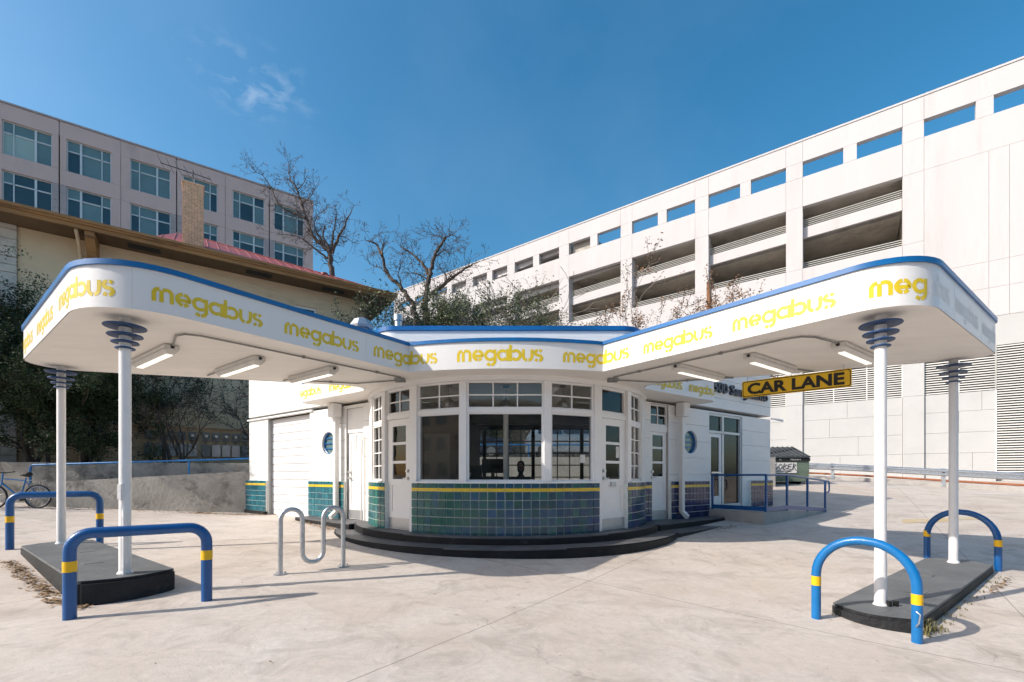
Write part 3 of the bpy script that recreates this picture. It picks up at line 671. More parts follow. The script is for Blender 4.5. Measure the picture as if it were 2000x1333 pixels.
# ---------------------------------------------------------------- unseen street blocks, added behind the viewer to darken what the glass mirrors
for i, (x0, x1, y, h, mt, lb) in enumerate(((-90, -6, -24, 12, 'brickt', 'unseen tan brick block across the road, added for the left windows to mirror'), (-5, 14, -26, 8, 'oldcon', 'unseen low grey block across the road, added for the centre windows to mirror'), (15, 90, -23, 14, 'greyst', 'unseen grey block across the road, added for the right windows to mirror'))):
    FS = Fr((x1, y), (-1, 0)); l = x1-x0; b_ = T('added_street_block', lb, 'building', ((x0+x1)/2, y, -.4))
    ow = [(2+k*4, 4.2+k*4, z, z+1.9) for k in range(int((l-3)//4)) for z in (1.2, 4.8, 8.6) if z+2.5 < h]
    M('wall', wall_grid(MB(), FS, 0, l, -.6, h, -.4, 0, ow), MAT[mt], b_); P1('core', (0, l, -9, -.45, -.6, h-.1), MAT['dark'], b_, FS); P1('cornice', (-.1, l+.1, -.5, .25, h, h+.4), MAT['stone'], b_, FS)
    for a, b, c, d in ow: P1('window', (a, b, -.25, -.2, c, d), paneB, b_, FS)
# ================================================================ THE STATION
DC = (-.11, 11.15); FLR = .275; TT = 1.18; SOF = 3.06; FT = 3.50
FL = Fr((-3.40, 10.50), (-.8, .6), right=False); FRr = Fr((3.00, 10.26), (.813, .582))
st = T('station_building', 'white streamlined station with curved glazed front and teal tiled base', 'building', (-.11, 9.5, 0))
def pol(r, a): return (DC[0]+r*math.sin(R(a)), DC[1]-r*math.cos(R(a)))
def chordF(r, a, b):
    p, q = pol(r, a), pol(r, b); f = Fr(p, (q[0]-p[0], q[1]-p[1])); return f, math.hypot(q[0]-p[0], q[1]-p[1])
def courses(F, u0, u1, z0, z1, ops, o0=-.22, o1=0, mat='brickw', h=.387, name='wall_course'):
    n = max(1, round((z1-z0)/h)); P1B = []
    for k in range(n):
        a, b = z0+(z1-z0)*k/n, z0+(z1-z0)*(k+1)/n
        us = sorted({u0, u1, *[q_ for p in ops for q_ in p[:2] if u0 < q_ < u1 and p[2] < b and p[3] > a]})
        for i in range(len(us)-1):
            m = wall_grid(MB(), F, us[i], us[i+1], a+.006, b-.006, o0, o1, ops)
            if m.v: M(name, m, MAT[mat], st)
    wall_grid_back = wall_grid(MB(), F, u0, u1, z0, z1, o0-.02, o1-.02, ops)
    M('wall_core', wall_grid_back, MAT['white'], st)
def window(parent, F, u0, u1, z0, z1, o, nc, nr, fw=.045, mw=.022, mat='frame', gl='glass', d=.07):
    f = MB()
    f.box(u0, u1, o-d, o, z0, z0+fw, F); f.box(u0, u1, o-d, o, z1-fw, z1, F)
    f.box(u0, u0+fw, o-d, o, z0+fw, z1-fw, F); f.box(u1-fw, u1, o-d, o, z0+fw, z1-fw, F)
    a0, a1, b0, b1 = u0+fw, u1-fw, z0+fw, z1-fw
    for k in range(1, nc): q = a0+(a1-a0)*k/nc; f.box(q-mw/2, q+mw/2, o-d+.012, o-.012, b0, b1, F)
    for k in range(1, nr):
        q = b0+(b1-b0)*k/nr
        for c in range(nc):
            l = a0+(a1-a0)*c/nc+(mw/2 if c else 0); r_ = a0+(a1-a0)*(c+1)/nc-(mw/2 if c < nc-1 else 0)
            f.box(l, r_, o-d+.013, o-.013, q-mw/2, q+mw/2, F)
    wo = M('window', f, MAT[mat], parent)
    for c in range(nc):
        for k in range(nr):
            P1('pane', (a0+(a1-a0)*c/nc+mw/2, a0+(a1-a0)*(c+1)/nc-mw/2, o-d/2-.003, o-d/2+.003, b0+(b1-b0)*k/nr+mw/2, b0+(b1-b0)*(k+1)/nr-mw/2), MAT[gl], wo, F)
    return wo
def door(parent, F, u0, u1, z0, z1, o, lz, su=.16, gl='glass', hside=1, slot=False, panel=True, kick=.22):
    ops_ = [(u0+su, u1-su, a, b) for a, b in lz]
    pz = (z0+kick+.12, lz[0][0]-.12 if lz else z1-.2)
    if panel and pz[1]-pz[0] > .1: ops_.append((u0+su-.02, u1-su+.02, *pz))
    lf = wall_grid(MB(), F, u0, u1, z0, z1, o-.045, o, ops_)
    dd = M('door', lf, MAT['frame'], parent)
    for a, b in lz: P1('pane', (u0+su, u1-su, o-.026, o-.020, a, b), MAT[gl], dd, F)
    if panel and pz[1]-pz[0] > .1: P1('door_panel', (u0+su-.02, u1-su+.02, o-.035, o-.012, *pz), MAT['frame'], dd, F)
    if kick: P1('kick_plate', (u0+.02, u1-.02, o+.001, o+.004, z0+.01, z0+kick), MAT['kick'], dd, F)
    hu = u1-.07 if hside > 0 else u0+.07
    for hz in (z0+.98, z0+1.12):
        m = MB().tube([F(hu, o, hz), F(hu, o+.02, hz), F(hu, o+.05, hz), F(hu, o+.06, hz)], [.032, .032, .022, .03], 12); M('door_handle', m, MAT['steel'], dd, smooth=True)
    m = MB().tube([F(hu, o+.055, z0+.98), F(hu-.1*hside, o+.06, z0+.98)], .01, 8); M('door_handle', m, MAT['steel'], dd, smooth=True)
    if slot: P1('letter_slot', (u0+.3, u1-.3, o+.001, o+.02, lz[0][0]-.14, lz[0][0]-.06), MAT['kick'], dd, F, bev=.004)
    return dd
# floor, steps --------------------------------------------------
def arcpoly(r, a0, a1, n=48): return [pol(r, a0+(a1-a0)*k/n) for k in range(n+1)]
def step(poly, z0, z1):
    s_ = M('step', MB().prism(poly, z0, z1), MAT['black'], st, bev=.018)
    c = (sum(p[0] for p in poly)/len(poly), sum(p[1] for p in poly)/len(poly))
    ins = [(p[0]+(c[0]-p[0])*.012, p[1]+(c[1]-p[1])*.012) for p in poly]
    M('tread', MB().prism(ins, z1-.02, z1+.004), MAT['tread'], s_)
step(arcpoly(3.97, -88, 88), -.3, .145)
step(arcpoly(3.55, -84, 84), -.2, FLR)
q = lambda F, *uo: [F(u, o, 0)[:2] for u, o in uo]
step(q(FL, (-.3, 0), (2.33, 0), (2.33, .42), (1.9, .5), (-.3, .6)), -.2, .268)
step(q(FL, (-.3, 0), (2.55, 0), (2.75, .55), (-.3, 1.0)), -.2, .12)
step(q(FRr, (-.3, 0), (2.44, 0), (2.44, .5), (-.3, .6)), -.2, .282)
step(q(FRr, (-.3, 0), (2.4, 0), (3.0, .62), (2.6, .85), (-.3, 1.05)), -.3, .15)
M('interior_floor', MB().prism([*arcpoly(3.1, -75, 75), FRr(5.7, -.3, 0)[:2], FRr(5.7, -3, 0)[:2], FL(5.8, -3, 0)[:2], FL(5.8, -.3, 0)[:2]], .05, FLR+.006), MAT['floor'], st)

# tiles ---------------------------------------------------------
def tile_mesh(wd, h, d=.014):
    m = MB().box(-wd/2, wd/2, 0, d, -h/2, h/2); bm = bmesh.new(); me = bpy.data.meshes.new('tile')
    me.from_pydata([(x, -y, z) for x, y, z in m.v], [], m.f); bm.from_mesh(me)
    bmesh.ops.recalc_face_normals(bm, faces=bm.faces); bm.to_mesh(me); bm.free(); me.materials.append(MAT['tile']); return me
NTILE = [0]; TM = {}
trng = random.Random(2)
def put_tile(par, x, y, z, rz, wd, h, bulk):
    if bulk is not None:
        F = Fr((x, y), (math.cos(rz), math.sin(rz))); bulk.box(-wd/2, wd/2, 0, .014, z-h/2, z+h/2, F); return
    k = (round(wd, 3), round(h, 3))
    if k not in TM: TM[k] = tile_mesh(*k)
    o = link(bpy.data.objects.new('tile', TM[k])); o.parent = par; ROOT[o] = ROOT[par]
    l = ROOT[par][0]; o.location = (x-l.x, y-l.y, z-l.z); NTILE[0] += 1
    o.rotation_euler = (trng.uniform(-.006, .006), trng.uniform(-.004, .004), rz+trng.uniform(-.006, .006))
ROWS = [(TT-.043, .078)]+[(1.035-.152*(k+.5), .1385) for k in range(5)]
def tiles_drum(a0, a1, n):
    gb = M('tiled_base', MB().band(DC, 2.98, 3.262, R(a0), R(a1), .1, TT, 12), MAT['grout'], st)
    M('yellow_band', MB().band(DC, 3.25, 3.279, R(a0), R(a1), 1.068, 1.09, 24), MAT['yline'], gb)
    M('yellow_band', MB().band(DC, 3.25, 3.279, R(a0), R(a1), 1.04, 1.060, 24), MAT['yline'], gb)
    wd = 3.27*R(a1-a0)/n-.014
    for i in range(n):
        a = a0+(a1-a0)*(i+.5)/n; p = pol(3.262, a)
        for z, h in ROWS: put_tile(gb, p[0], p[1], z, R(a), wd, h, None)
def tiles_flat(F, u0, u1, flip, bulk=False, o=.05, zb=.1):
    gb = P1('tiled_base', (u0, u1, -.1, o, zb, TT), MAT['grout'], st, F)
    for a, b in ((1.068, 1.09), (1.04, 1.06)): P1('yellow_band', (u0, u1, o-.01, o+.017, a, b), MAT['yline'], gb, F)
    n = max(1, round((u1-u0)/.152)); wd = (u1-u0)/n-.014; bk = MB() if bulk else None
    for i in range(n):
        p = F(u0+(u1-u0)*(i+.5)/n, o, 0)
        for z, h in ROWS: put_tile(gb, p[0], p[1], z, F.rz+(math.pi if flip else 0), wd, h, bk)
    if bulk: M('tile_field', bk, MAT['tile'], gb, kind='stuff')
tiles_drum(-32.15, 31.79, 24); tiles_drum(-66, -46.9, 7); tiles_drum(46.9, 66, 7)
tiles_flat(FL, .76, 2.345, True); tiles_flat(FL, 4.69, 6.32, True, True, .05, .2)
tiles_flat(FRr, .9, 2.5, False, True); tiles_flat(FRr, 4.6, 5.86, False, True, .06); tiles_flat(FRr, -.1, .17, False, True)
P1('pier_plinth', (4.69, 6.35, -.1, .09, 0, .275), MAT['black'], st, FL)

# the curved front ---------------------------------------------
RG = 3.20
M('window_sill', MB().band(DC, 3.05, 3.285, R(-32.3), R(31.95), TT, TT+.03, 24), MAT['frame'], st)
M('window_sill', MB().band(DC, 3.05, 3.285, R(-66), R(-49.5), TT, TT+.03, 12), MAT['frame'], st)
M('window_sill', MB().band(DC, 3.05, 3.285, R(49.5), R(66), TT, TT+.03, 12), MAT['frame'], st)
M('window_head', MB().band(DC, 3.05, 3.26, R(-75), R(75), 2.985, SOF+.02, 40), MAT['frame'], st)
for a0, a1, z0 in ((-33.7, -30.4, FLR), (-14.5, -12.3, TT+.03), (12.0, 14.3, TT+.03), (30.1, 33.4, FLR), (-50.4, -47.6, FLR), (47.5, 50.2, FLR)):
    F, l = chordF(3.215, a0, a1); P1('post', (0, l, -.13, .03, z0, 2.985), MAT['frame'], st, F, bev=.006)
for a0, a1, nc in ((-30.4, -14.5, 2), (-12.3, 12.0, 3), (14.3, 30.1, 2)):
    F, l = chordF(RG, a0, a1)
    o = 0
    window(st, F, 0, l, TT+.03, 2.44, 0, 1, 1, .035)
    P1('transom_bar', (0, l, -.07, .02, 2.44, 2.50), MAT['frame'], st, F)
    window(st, F, 0, l, 2.50, 2.985, 0, nc, 2, .03)
LZ = [(1.25, 1.55), (1.60, 1.91), (1.96, 2.27)]
for a0, a1, hs, sl, nc in ((-47.6, -33.7, 1, False, 2), (33.4, 47.5, -1, True, 1)):
    F, l = chordF(3.185, a0, a1)
    door(st, F, .012, l-.012, FLR+.01, 2.40, 0, LZ, .16, hside=hs, slot=sl)
    P1('transom_bar', (0, l, -.08, .02, 2.405, 2.50), MAT['frame'], st, F)
    window(st, F, 0, l, 2.50, 2.985, .0, nc, 2 if nc == 2 else 1, .04)
for a0, a1 in ((-62.5, -50.4), (50.2, 62.5)):
    F, l = chordF(RG, a0, a1)
    window(st, F, 0, l, TT+.03, 2.36, 0, 2, 4, .04); window(st, F, 0, l, 2.40, 2.985, 0, 2, 2, .04)
    P1('transom_bar', (0, l, -.07, .01, 2.36, 2.40), MAT['frame'], st, F)
for a0, a1 in ((-78, -62.5), (62.5, 78)):
    for k in range(5): M('wall_course', MB().band(DC, 3.0, 3.23, R(a0), R(a1), TT+.03+k*.355, TT+.03+(k+1)*.355-.004, 8), MAT['brickw'], st)

# left wall -----------------------------------------------------
PH = .31
opsL = [(.05, .74, .27, 2.92), (2.37, 4.67, .0, 2.97), (1.51-PH, 1.51+PH, 2.13-PH, 2.13+PH)]
courses(FL, -.3, 5.86, .1, 3.0, opsL)
opsR = [(.2, .87, .27, 2.98), (2.57, 4.23, .45, 2.95), (1.76-PH, 1.76+PH, 2.15-PH, 2.15+PH)]
courses(FRr, -.3, 5.84, .1, 3.0, opsR)
def porthole(F, cu, cz, r):
    n = 32; f = MB(); pts = []
    for k in range(n):
        a = 2*math.pi*k/n+math.pi/4; c, s = math.cos(a), math.sin(a); m_ = max(abs(c), abs(s))
        pts.append(((cu+PH*c/m_, cz+PH*s/m_), (cu+r*c, cz+r*s)))
    v = [F(p[0][0], 0, p[0][1]) for p in pts]+[F(p[1][0], 0, p[1][1]) for p in pts]+[F(p[1][0], -.2, p[1][1]) for p in pts]
    fs = []
    for k in range(n):
        j = (k+1) % n; fs += [(k, j, n+j, n+k), (n+k, n+j, 2*n+j, 2*n+k)]
    f.add(v, fs); M('porthole_surround', f, MAT['white'], st, fix=True)
    ring = MB()
    ring.tube([F(cu+(r-.01)*math.cos(2*math.pi*k/40), -.07, cz+(r-.01)*math.sin(2*math.pi*k/40)) for k in range(40)], .022, 8, closed=True)
    w_ = M('porthole_window', ring, MAT['cap'], st, smooth=True)
    d = MB(); d.add([F(cu+(r-.005)*math.cos(2*math.pi*k/40), -.09, cz+(r-.005)*math.sin(2*math.pi*k/40)) for k in range(40)], [tuple(range(40))])
    M('pane', d, paneA, w_)
    for k in (-1, 0, 1):
        h = math.sqrt(r*r-(k*.13)**2)-.01; P1('glazing_bar', (cu-h, cu+h, -.085, -.06, cz+k*.13-.012, cz+k*.13+.012), MAT['cap'], w_, F)
porthole(FL, 1.51, 2.13, .285); porthole(FRr, 1.76, 2.15, .285)
nb = 13                                             # boarded garage doorway
for k in range(nb):
    a, b = .12+(2.97-.12)*k/nb, .12+(2.97-.12)*(k+1)/nb
    P1('door_board', (2.37, 4.67, -.2, -.13+.004*(k % 2), a+.004, b-.007), MAT['white'], st, FL, bev=.004)
P1('board_backing', (2.37, 4.67, -.26, -.205, .1, 2.97), MAT['roomlt'], st, FL)
P1('lintel_ledge', (2.2, 5.9, -.02, .05, 2.985, 3.03), MAT['white'], st, FL)
door(st, FL, .07, .72, .285, 2.33, -.06, [], .12, hside=1, panel=True)
P1('door_head', (.05, .74, -.2, -.04, 2.335, 2.92), MAT['white'], st, FL)
P1('door_head', (.2, .87, -.2, -.04, 2.335, 2.48), MAT['frame'], st, FRr)
door(st, FRr, .21, .86, .29, 2.33, -.06, [(1.30, 1.60), (1.65, 1.94), (1.99, 2.26)], .13, gl='glassdk', hside=-1)
window(st, FRr, .2, .87, 2.48, 2.98, -.05, 2, 2, .04, gl='glassdk')
# storefront on the right wall
sf = MB()
for a, b, c, d in ((2.57, 4.23, 2.89, 2.95), (2.57, 4.23, 2.44, 2.50), (2.57, 2.63, .47, 2.89), (3.25, 3.33, .47, 2.89), (4.17, 4.23, .47, 2.89), (3.33, 4.17, .47, .56)): sf.box(a, b, -.15, -.03, c, d, FRr)
sfo = M('storefront', sf, MAT['alu'], st)
for a, b, c, d in ((2.63, 3.25, 2.5, 2.89), (3.33, 4.17, 2.5, 2.89), (3.33, 4.17, .56, 2.44)): P1('pane', (a, b, -.092, -.085, c, d), MAT['glass'], sfo, FRr)
dd = M('door', wall_grid(MB(), FRr, 2.64, 3.24, .48, 2.43, -.10, -.05, [(2.74, 3.14, .78, 2.33)]), MAT['frame'], st)
P1('pane', (2.74, 3.14, -.08, -.073, .78, 2.33), MAT['glass'], dd, FRr); P1('push_bar', (2.70, 3.18, -.045, -.005, 1.38, 1.42), MAT['steel'], dd, FRr)
# inside jambs and end walls
for F, e in ((FL, 5.86), (FRr, 5.84)): P1('end_wall', (e-.25, e-.005, -3.2, -.23, .1, 3.05), MAT['white'], st, F)
# upper storey band with its blue cap
up = fillet([(-2.68, 9.45), (2.52, 9.45), FRr(.35, .035, 0)[:2], FRr(5.87, .035, 0)[:2], FRr(5.87, -3.2, 0)[:2], FL(5.9, -3.2, 0)[:2], FL(5.9, .035, 0)[:2], FL(.3, .035, 0)[:2]], [.5, .5, .4, .12, 0, 0, .12, .4])
zc_ = [3.085, 3.35, 3.60, 3.85, 4.10, 4.33]
for k in range(5): M('upper_course', MB().prism(up, zc_[k]+.005, zc_[k+1]-.005), MAT['brickw'], st)
def offset(poly, d):
    n = len(poly); out = []
    for i in range(n):
        a = Vector(poly[i])-Vector(poly[i-1]); b = Vector(poly[(i+1) % n])-Vector(poly[i])
        if a.length < 1e-6 or b.length < 1e-6: out.append(poly[i]); continue
        na = Vector((a.y, -a.x)).normalized(); nb_ = Vector((b.y, -b.x)).normalized(); h = na+nb_
        if h.length < 1e-6: h = na
        h = h.normalized()*(d/max(.5, h.normalized().dot(na))); out.append((poly[i][0]+h.x, poly[i][1]+h.y))
    return out
def area(p): return sum(p[i-1][0]*p[i][1]-p[i][0]*p[i-1][1] for i in range(len(p)))
M('roof_cap', MB().prism(offset(up, .03 if area(up) > 0 else -.03), 4.33, 4.42), MAT['cap'], st)
# address letters
def text_mesh(s, size, ext, off=0.0):
    c = bpy.data.curves.new('txt', 'FONT'); c.body = s; c.size = size; c.extrude = ext; c.offset = off; c.resolution_u = 3
    o = bpy.data.objects.new('txt', c); COL.objects.link(o)
    dg = bpy.context.evaluated_depsgraph_get(); me = bpy.data.meshes.new_from_object(o.evaluated_get(dg))
    mb = MB(); mb.v = [tuple(v.co) for v in me.vertices]; mb.f = [tuple(p.vertices) for p in me.polygons]
    bpy.data.objects.remove(o); bpy.data.curves.remove(c); bpy.data.meshes.remove(me); return mb
def put_text(name, s, size, F, u0, u1, z, o, mat, parent, ext=.01, off=.004, zdir=0):
    mb = text_mesh(s, size, ext, off); a = np.array(mb.v); x0, x1 = a[:, 0].min(), a[:, 0].max(); k = (u1-u0)/(x1-x0)
    r = MB(); r.f = mb.f; r.v = [F(u0+(p[0]-x0)*k, o+p[2], z+p[1]+zdir*(p[0]-x0)) for p in mb.v]
    return M(name, r, mat, parent, fix=False)
put_text('address_lettering', '500 San Jacinto', .36, FRr, 2.62, 5.5, 3.50, .075, MAT['navy'], st, .03, .008)
for k in range(12): P1('letter_stud', (2.75+k*.23, 2.765+k*.23, .035, .05, 3.6, 3.615), MAT['conduit'], st, FRr)
# downspouts
for F, u, zb in ((FL, .96, .34), (FRr, 1.2, .36)):
    P1('rain_head', (u-.13, u+.13, .05, .27, 2.72, 3.05), MAT['white'], st, F, bev=.015)
    P1('downspout', (u-.055, u+.055, .075, .18, zb+.12, 2.72), MAT['white'], st, F, bev=.01)
    m = MB(); v = [F(u+a, o, z) for (o, z) in ((.075, zb+.12), (.18, zb+.12), (.30, zb+.02), (.26, zb-.06)) for a in (-.055, .055)]
    m.add(v, [(0, 2, 3, 1), (2, 4, 5, 3), (4, 6, 7, 5), (6, 0, 1, 7), (0, 6, 4, 2), (1, 3, 5, 7)]); M('downspout_shoe', m, MAT['white'], st)
pl = [FL(.03, .06, .3), FL(.03, .06, 2.2), FL(.06, .06, 2.27), FL(.2, .06, 2.27), FL(.25, .06, 2.2), FL(.25, .06, 1.9)]
M('wall_conduit', MB().tube(pl, .018, 8), MAT['white'], st, smooth=True)
# inside: back wall with steel sash, partition, column
rw = [(-1.4, 4.6, .85, 2.95)]
FB = Fr((0, 15.95), (1, 0))
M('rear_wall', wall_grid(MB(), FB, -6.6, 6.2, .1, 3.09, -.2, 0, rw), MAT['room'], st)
f = MB(); ncol, nrow = 14, 5
for k in range(ncol+1):
    q_ = -1.4+6.0*k/ncol; t_ = .06 if k % 4 == 1 else .016; f.box(q_-t_, q_+t_, -.12, -.06, .85, 2.95, FB)
for k in range(nrow+1):
    z_ = .85+2.1*k/nrow; f.box(-1.4, 4.6, -.115, -.065, z_-.018, z_+.018, FB)
sw = M('steel_sash_window', f, MAT['sash'], st)
for k in range(ncol):
    P1('pane', (-1.38+6.0*k/ncol, -1.42+6.0*(k+1)/ncol, -.093, -.089, .86, 2.94), MAT['glass'], sw, FB)
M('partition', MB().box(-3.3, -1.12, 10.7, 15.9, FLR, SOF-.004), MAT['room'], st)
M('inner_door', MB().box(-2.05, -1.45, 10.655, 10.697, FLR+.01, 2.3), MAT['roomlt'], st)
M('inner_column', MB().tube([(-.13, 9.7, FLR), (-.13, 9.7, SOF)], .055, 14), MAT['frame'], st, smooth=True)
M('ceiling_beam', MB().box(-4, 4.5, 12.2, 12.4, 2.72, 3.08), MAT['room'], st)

# ================================================================ CANOPY
CL_, CR_ = (-1.74, 7.67), (1.52, 7.62)
P1_, P2_, P3_, P4_ = (-4.11, 4.385), (-8.02, 7.35), (-2.57, 8.99), (-5.11, 10.89)
P12_, P11_, P10_, P9_ = (4.013, 4.43), (7.18, 6.69), (2.264, 8.86), (4.86, 10.72)
poly0 = [CL_, P1_, P2_, P3_, P4_, FL(1.6, -.15, 0)[:2], (-2.2, 11.9), (2.2, 11.9), FRr(1.75, -.15, 0)[:2], P9_, P10_, P11_, P12_, CR_]
rad0 = [0, .78, .45, .35, .25, 0, 0, 0, 0, .25, .35, .22, .62, 0]
fl = fillet(poly0, rad0, 10)
def circ3(a, b, c):
    ax, ay = a; bx, by = b; cx, cy_ = c; d = 2*(ax*(by-cy_)+bx*(cy_-ay)+cx*(ay-by))
    ux = ((ax*ax+ay*ay)*(by-cy_)+(bx*bx+by*by)*(cy_-ay)+(cx*cx+cy_*cy_)*(ay-by))/d
    uy = ((ax*ax+ay*ay)*(cx-bx)+(bx*bx+by*by)*(ax-cx)+(cx*cx+cy_*cy_)*(bx-ax))/d
    return (ux, uy), math.hypot(ax-ux, ay-uy)
cc, cr_ = circ3(CL_, (-.11, 7.40), CR_)
aL, aR = math.atan2(CL_[1]-cc[1], CL_[0]-cc[0]), math.atan2(CR_[1]-cc[1], CR_[0]-cc[0])
arc = [(cc[0]+cr_*math.cos(aL+(aR-aL)*k/28), cc[1]+cr_*math.sin(aL+(aR-aL)*k/28)) for k in range(1, 28)]
outline = fl+arc[::-1]                               # CL .. round .. CR, then the bow back to CL
can = T('canopy', 'white winged canopy with blue edge and yellow lettering over the forecourt', 'canopy', (0, 7.4, 0))
M('fascia', MB().prism(outline, SOF, FT, top=False, bot=False), MAT['fascia'], can, smooth=25)
M('soffit', MB().prism(offset(outline, -.012 if area(outline) > 0 else .012), SOF+.004, SOF+.03), MAT['soffit'], can)
M('canopy_roof', MB().prism(offset(outline, -.012 if area(outline) > 0 else .012), FT-.05, FT+.002), MAT['white'], can)
M('edge_cap', MB().prism(offset(outline, .022 if area(outline) > 0 else -.022), FT, FT+.056), MAT['cap'], can, smooth=25)
# the path of the lettering, from the far left tip round to the far right one
i2 = 1+11+11; path = list(reversed(fl[:i2]))+arc+list(reversed(fl[-(1+11+11):]))
path = [p for i, p in enumerate(path) if i == 0 or math.dist(p, path[i-1]) > 1e-6]
cum = [0]
for i in range(1, len(path)): cum.append(cum[-1]+math.dist(path[i], path[i-1]))
def on_path(s):
    s = min(max(s, 0), cum[-1]-1e-6); i = int(np.searchsorted(cum, s, side='right'))-1; i = min(i, len(path)-2)
    d = (path[i+1][0]-path[i][0], path[i+1][1]-path[i][1]); l = math.hypot(*d); t_ = (s-cum[i])/l
    return (path[i][0]+d[0]*t_, path[i][1]+d[1]*t_), (d[1]/l, -d[0]/l)
# stencil letters as strokes, x-height 1
def _arc(cx, cy_, rx, ry, a0, a1, n=10): return [(cx+rx*math.cos(R(a0+(a1-a0)*k/n)), cy_+ry*math.sin(R(a0+(a1-a0)*k/n))) for k in range(n+1)]
def _ln(x0, y0, x1, y1, n=4): return [(x0+(x1-x0)*k/n, y0+(y1-y0)*k/n) for k in range(n+1)]
SW = .25; H = SW/2; e_ = .5-H
G = {
 'm': (1.28, [_ln(.10, 0, .10, .58)+_arc(.42, .58, .32, .32, 180, 92, 7), _ln(.52, 0, .52, .84), _arc(.80, .62, .30, .28, 128, 0, 9)+_ln(1.10, .60, 1.10, 0)]),
 'e': (1.02, [_arc(.5, .5, e_, e_, 95, 265, 14), _arc(.5, .5, e_, e_, 85, 0, 8)+_ln(.9, .46, .22, .46, 5), _arc(.5, .5, e_, e_, 275, 320, 5)]),
 'g': (1.06, [_arc(.5, .5, e_, e_, 38, 322, 22), _ln(.92, .98, .92, .05)+_arc(.55, .05, .37, .36, 0, -85, 8), _arc(.55, .05, .37, .36, -95, -140, 5)]),
 'a': (1.06, [_arc(.5, .5, e_, e_, 42, 318, 22), _ln(.92, 1.0, .92, 0)]),
 'b': (1.08, [_ln(.10, 1.36, .10, 0), _arc(.55, .5, e_, e_, 138, -138, 22)]),
 'u': (.98, [_ln(.10, 1.0, .10, .42)+_arc(.44, .42, .34, .34, 180, 264, 7), _arc(.48, .42, .34, .34, 276, 360, 7)+_ln(.82, .42, .82, 1.0)]),
 's': (.80, [_arc(.40, .72, .32, .20, 35, 82, 5), _arc(.38, .72, .28, .20, 98, 250, 10)+_arc(.38, .28, .30, .22, 70, -78, 12), _arc(.36, .28, .30, .20, -98, -145, 5)]),
}
WORD = 'megabus'; WW = sum(G[c][0] for c in WORD)-.05
def word(s0, s1, mat, k0=0, k1=7, z=3.178):
    k = (s1-s0)/WW; x = 0; mb = MB()
    for ci, c in enumerate(WORD):
        adv, strokes = G[c]
        if k0 <= ci < k1:
            for p in strokes:
                n = len(p); lft, rgt = [], []
                for i in range(n):
                    a = p[max(0, i-1)]; b = p[min(n-1, i+1)]; d = Vector((b[0]-a[0], b[1]-a[1]))
                    d = d.normalized() if d.length > 0 else Vector((1, 0)); nn_ = Vector((-d.y, d.x))*H
                    lft.append((p[i][0]+nn_.x, p[i][1]+nn_.y)); rgt.append((p[i][0]-nn_.x, p[i][1]-nn_.y))
                v = []
                for q_ in lft+rgt:
                    (px, py), nm = on_path(s0+(x+q_[0])*k)
                    v.append((px+nm[0]*.0018, py+nm[1]*.0018, z+q_[1]*k))
                mb.add(v, [(i, i+1, n+i+1, n+i) for i in range(n-1)])
        x += adv
    M('lettering', mb, MAT[mat], can, fix=False)
for a in ((.70, 1.84, 'letter'), (2.20, 3.34, 'letter'), (3.70, 4.865, 'letter'), (5.186, 6.307, 'letter'), (6.594, 7.719, 'letter'), (7.996, 9.22, 'letter'), (9.573, 10.975, 'letter'),
          (11.318, 12.545, 'letter'), (12.826, 13.918, 'letter'), (14.195, 15.326, 'letter'), (15.627, 16.78, 'letter', 0, 3), (15.627, 16.78, 'faded', 3, 7), (17.06, 18.2, 'faded'), (18.48, 19.6, 'faded')): word(*a)
# the hoods beside the front carry the name too
def hood_word(F, u0, u1, o, flip, k0=0, k1=7):
    global path, cum
    sp, scu = path, cum
    a, b = (F(u1, o, 0)[:2], F(u0, o, 0)[:2]) if flip else (F(u0, o, 0)[:2], F(u1, o, 0)[:2])
    path = [a, b]; cum = [0, math.dist(a, b)]; word(0, cum[1]-1e-3, 'letter', k0, k1); path, cum = sp, scu
hood_word(FL, .62, 1.72, .712, True, 1); hood_word(FL, -.85, .30, .712, True)
hood_word(FRr, .60, 1.72, .717, False, 0, 6); hood_word(FRr, -.78, .34, .717, False)
for s_ in (4.2, 5.02, 7.86, 10.29, 12.70, 15.45, 17.0, 18.4):         # joints of the fascia sheets
    (px, py), nm = on_path(s_); Fq = Fr((px, py), (-nm[1], nm[0])); P1('sheet_joint', (-.003, .003, -.01, .0012, SOF, FT-.002), MAT['lampbody'], can, Fq)
# columns with stacked discs
def column(x, y, zb, lab):
    top = SOF+.01
    sh = M('column', MB().lathe([(.057, 0), (.057, .5), (.055, .52), (.055, top-zb)], (x, y, zb), 20), MAT['column'], can, smooth=True, label=lab)
    for z, r in ((2.968, .196), (2.872, .163), (2.795, .128), (2.730, .093)):
        M('disc', MB().lathe([(.054, -.008), (r-.004, -.008), (r, -.003), (r, .003), (r-.004, .008), (.054, .008)], (x, y, z), 32, cap=False), MAT['disc'], sh, smooth=True)
    M('base_collar', MB().lathe([(.075, 0), (.075, .012), (.062, .03), (.056, .045)], (x, y, zb), 20), MAT['column'], sh, smooth=True)
    return sh
cols4 = [column(-4.31, 5.07, .22, 'near column of the left wing'), column(-7.23, 7.30, .22, 'far column of the left wing'), column(4.04, 4.99, -.116, 'near column of the right wing'), column(6.67, 6.875, -.0, 'far column of the right wing')]
for zz in (.30, .62, .86): M('pipe_clip', MB().box(-4.30, -4.25, 5.005, 5.03, zz, zz+.05), MAT['column'], cols4[0])
M('riser_conduit', MB().tube([(-4.26, 5.0, .22), (-4.26, 5.0, .95)], .014, 8), MAT['column'], cols4[0], smooth=True)
M('riser_box', MB().box(-4.33, -4.28, 4.985, 5.03, 1.05, 1.22), MAT['column'], cols4[0], bev=.006)
